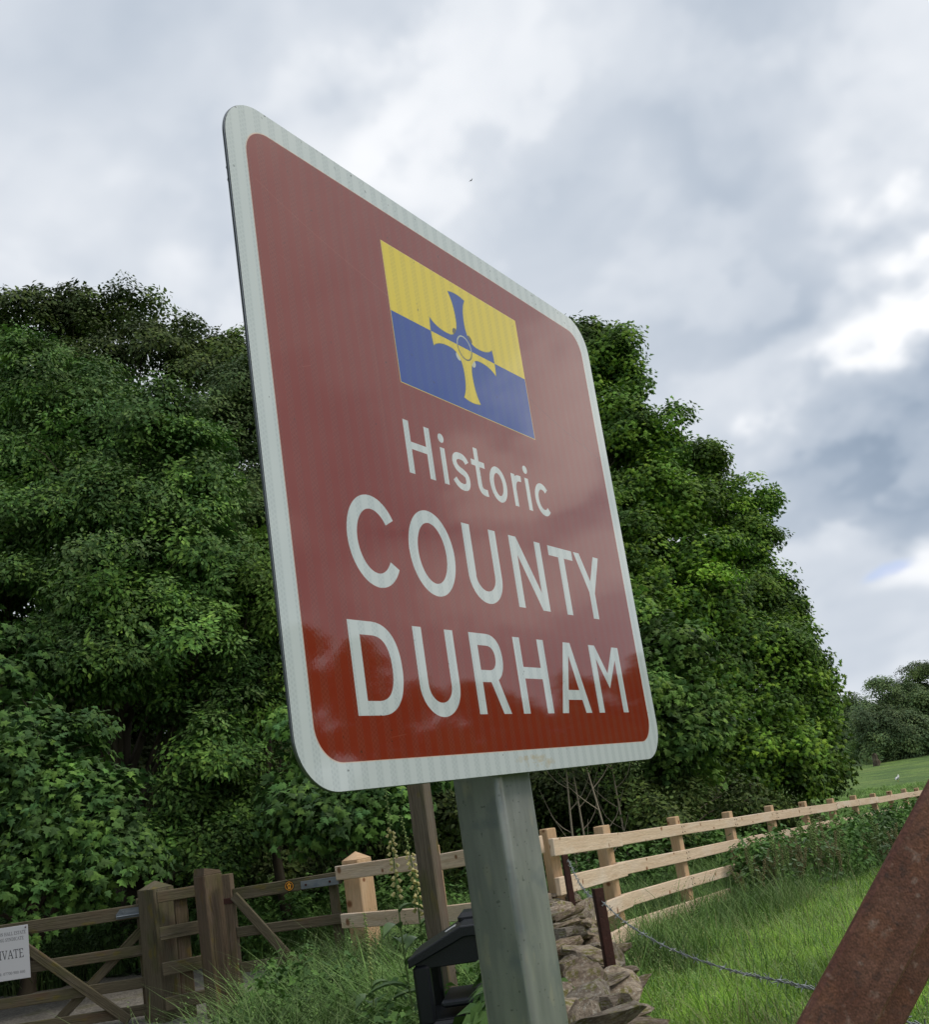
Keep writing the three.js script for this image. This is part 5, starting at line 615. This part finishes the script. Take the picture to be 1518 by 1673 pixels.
{ // foxgloves
  const R = rng(33), petal = new THREE.LatheGeometry([[0.004, 0], [0.011, -0.006], [0.0135, -0.02], [0.0145, -0.03], [0.019, -0.037]].map(([x, y]) => new THREE.Vector2(x, y)), 9); const cream = new THREE.MeshPhysicalMaterial({ color: new THREE.Color(0.62, 0.57, 0.24), roughness: 0.7, transmission: 0.3, thickness: 0, side: THREE.DoubleSide }), budM = new THREE.MeshStandardMaterial({ color: new THREE.Color(0.24, 0.32, 0.10), roughness: 0.8 }), stemM = new THREE.MeshStandardMaterial({ color: new THREE.Color(0.13, 0.2, 0.06), roughness: 0.85 }), budG = new THREE.SphereGeometry(0.007, 6, 5).scale(1, 1.5, 1);
  [[-0.565, -5.3, 1.77, 0.35, 'tallest pale yellow foxglove spike left of the timber post'], [-0.475, -5.36, 1.62, 0.02, 'shorter foxglove spike close beside the timber post'], [-0.8, -5.6, 1.12, 0.3, 'low greenish foxglove spike in front of the new gate post']].forEach(([x, z, top, bend, label], i) => {
    const y = ground(x, z), h = top - y, t = thing('foxglove', label, 'foxglove', [x, y, z], 0, 'foxgloves in the verge'), curve = new THREE.CatmullRomCurve3([V(0.02, 0, 0), V(-0.02 * bend, h * 0.5, 0.02), V(0.0, h * 0.8, 0), V(-0.03 + 0.1 * bend, h, 0)]);
    part('stem', tube(curve.getPoints(10), (u) => 0.007 * (1.15 - 0.8 * u), 6, 24), stemM, t);
    for (let k = 0; k < 44; k++) { const f = 0.52 + 0.475 * (k / 43), p = curve.getPoint(f), a = k * 2.4 + R(), open = f < 0.8 && i < 2; const m = part(open ? 'flower' : 'bud', open ? petal : budG, open ? cream : budM, t, [p.x + Math.cos(a) * (open ? 0.012 : 0.008), p.y, p.z + Math.sin(a) * (open ? 0.012 : 0.008)], [Math.sin(a) * -0.7, 0, Math.cos(a) * 0.7]); m.scale.setScalar((open ? 0.55 : 0.75) * (1.25 - (f - 0.5) * 1.2)); }
    for (let k = 0; k < 9; k++) { const f = 0.06 + 0.05 * k, p = curve.getPoint(f), a = k * 2.4; const g = new THREE.PlaneGeometry(0.3 - 0.02 * k, 0.085, 5, 2), q = g.attributes.position; for (let j = 0; j < q.count; j++) { const u = q.getX(j) / (0.3 - 0.02 * k) + 0.5; q.setXYZ(j, u * (0.3 - 0.02 * k), 0.1 * u - 0.17 * u * u + Math.abs(q.getY(j)) * 0.4, q.getY(j) * Math.sin(Math.PI * Math.min(1, u * 0.92 + 0.06))); } g.computeVertexNormals(); part('leaf', g, new THREE.MeshPhysicalMaterial({ color: new THREE.Color(0.075, 0.15, 0.04), roughness: 0.8, transmission: 0.25, thickness: 0, side: THREE.DoubleSide }), t, [p.x, p.y, p.z], [0, a, 0.3]); }
  });
}
{ // docks and nettles clumped at the fence, reddish seed heads
  const seed = merged([...Array(26)].map((_, i) => new THREE.IcosahedronGeometry(0.013, 0).translate(Math.sin(i * 2.4) * 0.018, i * 0.013, Math.cos(i * 2.4) * 0.018))), seedM = [new THREE.MeshStandardMaterial({ color: new THREE.Color(0.19, 0.16, 0.08), roughness: 1 }), new THREE.MeshStandardMaterial({ color: new THREE.Color(0.14, 0.2, 0.06), roughness: 1 })], stemM = new THREE.MeshStandardMaterial({ color: new THREE.Color(0.12, 0.15, 0.06), roughness: 1 });
  const R = rng(44), spots = []; for (let i = 0; i < 26; i++) { const u = i / 25; spots.push([2.75 + u * 2.5 + (R() - 0.5) * 0.5, -11.0 - u * 3.2 + (R() - 0.5) * 0.9]); }
  const proto = (v) => { const t = new THREE.Group(), q = rng(70 + v); for (let s = 0; s < 5; s++) { const a = q() * 6.3, h = 0.42 + q() * 0.34, ex = Math.cos(a) * (0.08 + q() * 0.2), ez = Math.sin(a) * (0.08 + q() * 0.2); part('stem', tube([[ex * 0.2, 0, ez * 0.2], [ex * 0.6, h * 0.55, ez * 0.6], [ex, h, ez]], 0.006, 5, 6), stemM, t); for (let k = 0; k < 2; k++) { const m = part('seed_head', seed, seedM[(s + v) % 2], t, [lerp(ex * 0.6, ex, 0.3 * k + 0.2) + (q() - 0.5) * 0.05, h * (0.62 + 0.15 * k), lerp(ez * 0.6, ez, 0.3 * k + 0.2) + (q() - 0.5) * 0.05], [(q() - 0.5) * 0.5, 0, (q() - 0.5) * 0.5]); m.scale.setScalar(0.5 + q() * 0.3); } } const lv = part('foliage', herb, new THREE.MeshPhysicalMaterial({ color: new THREE.Color(0.075, 0.145, 0.04), roughness: 0.85, transmission: 0.3, thickness: 0, side: THREE.DoubleSide }), t); lv.scale.set(1.5, 1.15, 1.5); return t; };
  const P3 = [proto(0), proto(1), proto(2)];
  spots.forEach(([x, z], i) => { if (fenceSide(x, z) < 0.15) { const d = 0.2 - fenceSide(x, z); x += 0.8505 * d; z += 0.526 * d; } const t = P3[i % 3].clone(); t.name = numbered('dock_plant'); t.position.set(x, ground(x, z), z); t.rotation.y = R() * 6.3; t.scale.setScalar(0.8 + R() * 0.35); t.userData = { label: 'dock plant with brownish seed heads in the weedy patch against the fence', category: 'dock plant', group: 'dock plants against the fence' }; scene.add(t); });
}
{ // far off in the pasture
  const x = 24.5, z = -60, y = ground(x, z), t = thing('gull', 'small white gull standing far off in the pasture', 'gull', [x, y, z], 0.6), white = new THREE.MeshStandardMaterial({ color: 0xe4e4e0, roughness: 0.8 }), grey = new THREE.MeshStandardMaterial({ color: 0x8d9298, roughness: 0.8 });
  part('body', merged([new THREE.SphereGeometry(0.085, 12, 9).scale(1.75, 1, 1).rotateZ(0.35).translate(0, 0.22, 0), tube([[0.1, 0.26, 0], [0.145, 0.32, 0], [0.15, 0.36, 0]], (u) => 0.055 - 0.012 * u, 8, 5), new THREE.SphereGeometry(0.047, 10, 8).scale(1.15, 1, 0.95).translate(0.157, 0.375, 0), new THREE.ConeGeometry(0.05, 0.14, 6).rotateZ(Math.PI / 2 + 0.3).scale(1, 1, 0.7).translate(-0.17, 0.17, 0)]), white, t);
  for (const s of [-1, 1]) { part('wing', new THREE.SphereGeometry(0.08, 10, 7).scale(1.9, 0.75, 0.35).rotateZ(0.33).translate(-0.03, 0.235, s * 0.068), grey, t); part('leg', tube([[0.01, 0.17, s * 0.03], [0.0, 0.08, s * 0.03], [0.01, 0, s * 0.03]], 0.007, 5, 4), new THREE.MeshStandardMaterial({ color: 0xb8923c }), t); }
  part('bill', new THREE.ConeGeometry(0.014, 0.06, 6).rotateZ(-Math.PI / 2 - 0.1).translate(0.235, 0.37, 0), new THREE.MeshStandardMaterial({ color: 0xd0a83a }), t);
  const sx = 34.0, sz = -87, st = thing('tree_stump', 'broken brown tree stump at the far side of the pasture', 'stump', [sx, ground(sx, sz), sz]); const sg = new THREE.CylinderGeometry(0.2, 0.32, 0.9, 10, 4), q = sg.attributes.position; for (let i = 0; i < q.count; i++) { if (q.getY(i) > 0.4) q.setY(i, 0.45 + 0.3 * hash3(i, 2, 2)); q.setX(i, q.getX(i) * (0.85 + 0.3 * hash3(i, 1, 1))); } sg.computeVertexNormals(); part('bole', sg, bark, st, [0, 0.4, 0]); part('split', new THREE.ConeGeometry(0.1, 0.7, 6).rotateZ(0.3), oldWoodRed, st, [0.24, 0.5, 0.02]);
  const bird = thing('bird', 'tiny dark bird gliding high in the grey sky', 'bird', [8.3, 71.9, -100], 0.7); part('body', merged([new THREE.SphereGeometry(0.05, 8, 6).scale(2.4, 0.9, 0.9), new THREE.ConeGeometry(0.04, 0.12, 5).rotateZ(Math.PI / 2).translate(-0.16, 0, 0)]), new THREE.MeshStandardMaterial({ color: 0x1b1b1e, roughness: 0.9 }), bird);
  for (const s of [-1, 1]) { const w = new THREE.Shape(); w.moveTo(0.06, 0); w.lineTo(0.02, 0.2); w.lineTo(-0.08, 0.34); w.lineTo(-0.06, 0.14); w.lineTo(-0.06, 0); part('wing', new THREE.ExtrudeGeometry(w, { depth: 0.006, bevelEnabled: false }).rotateX(s * Math.PI / 2 - s * 0.12), new THREE.MeshStandardMaterial({ color: 0x222226, roughness: 0.9 }), bird, [0, 0.02, 0]); }
}
renderer.render(scene, camera);
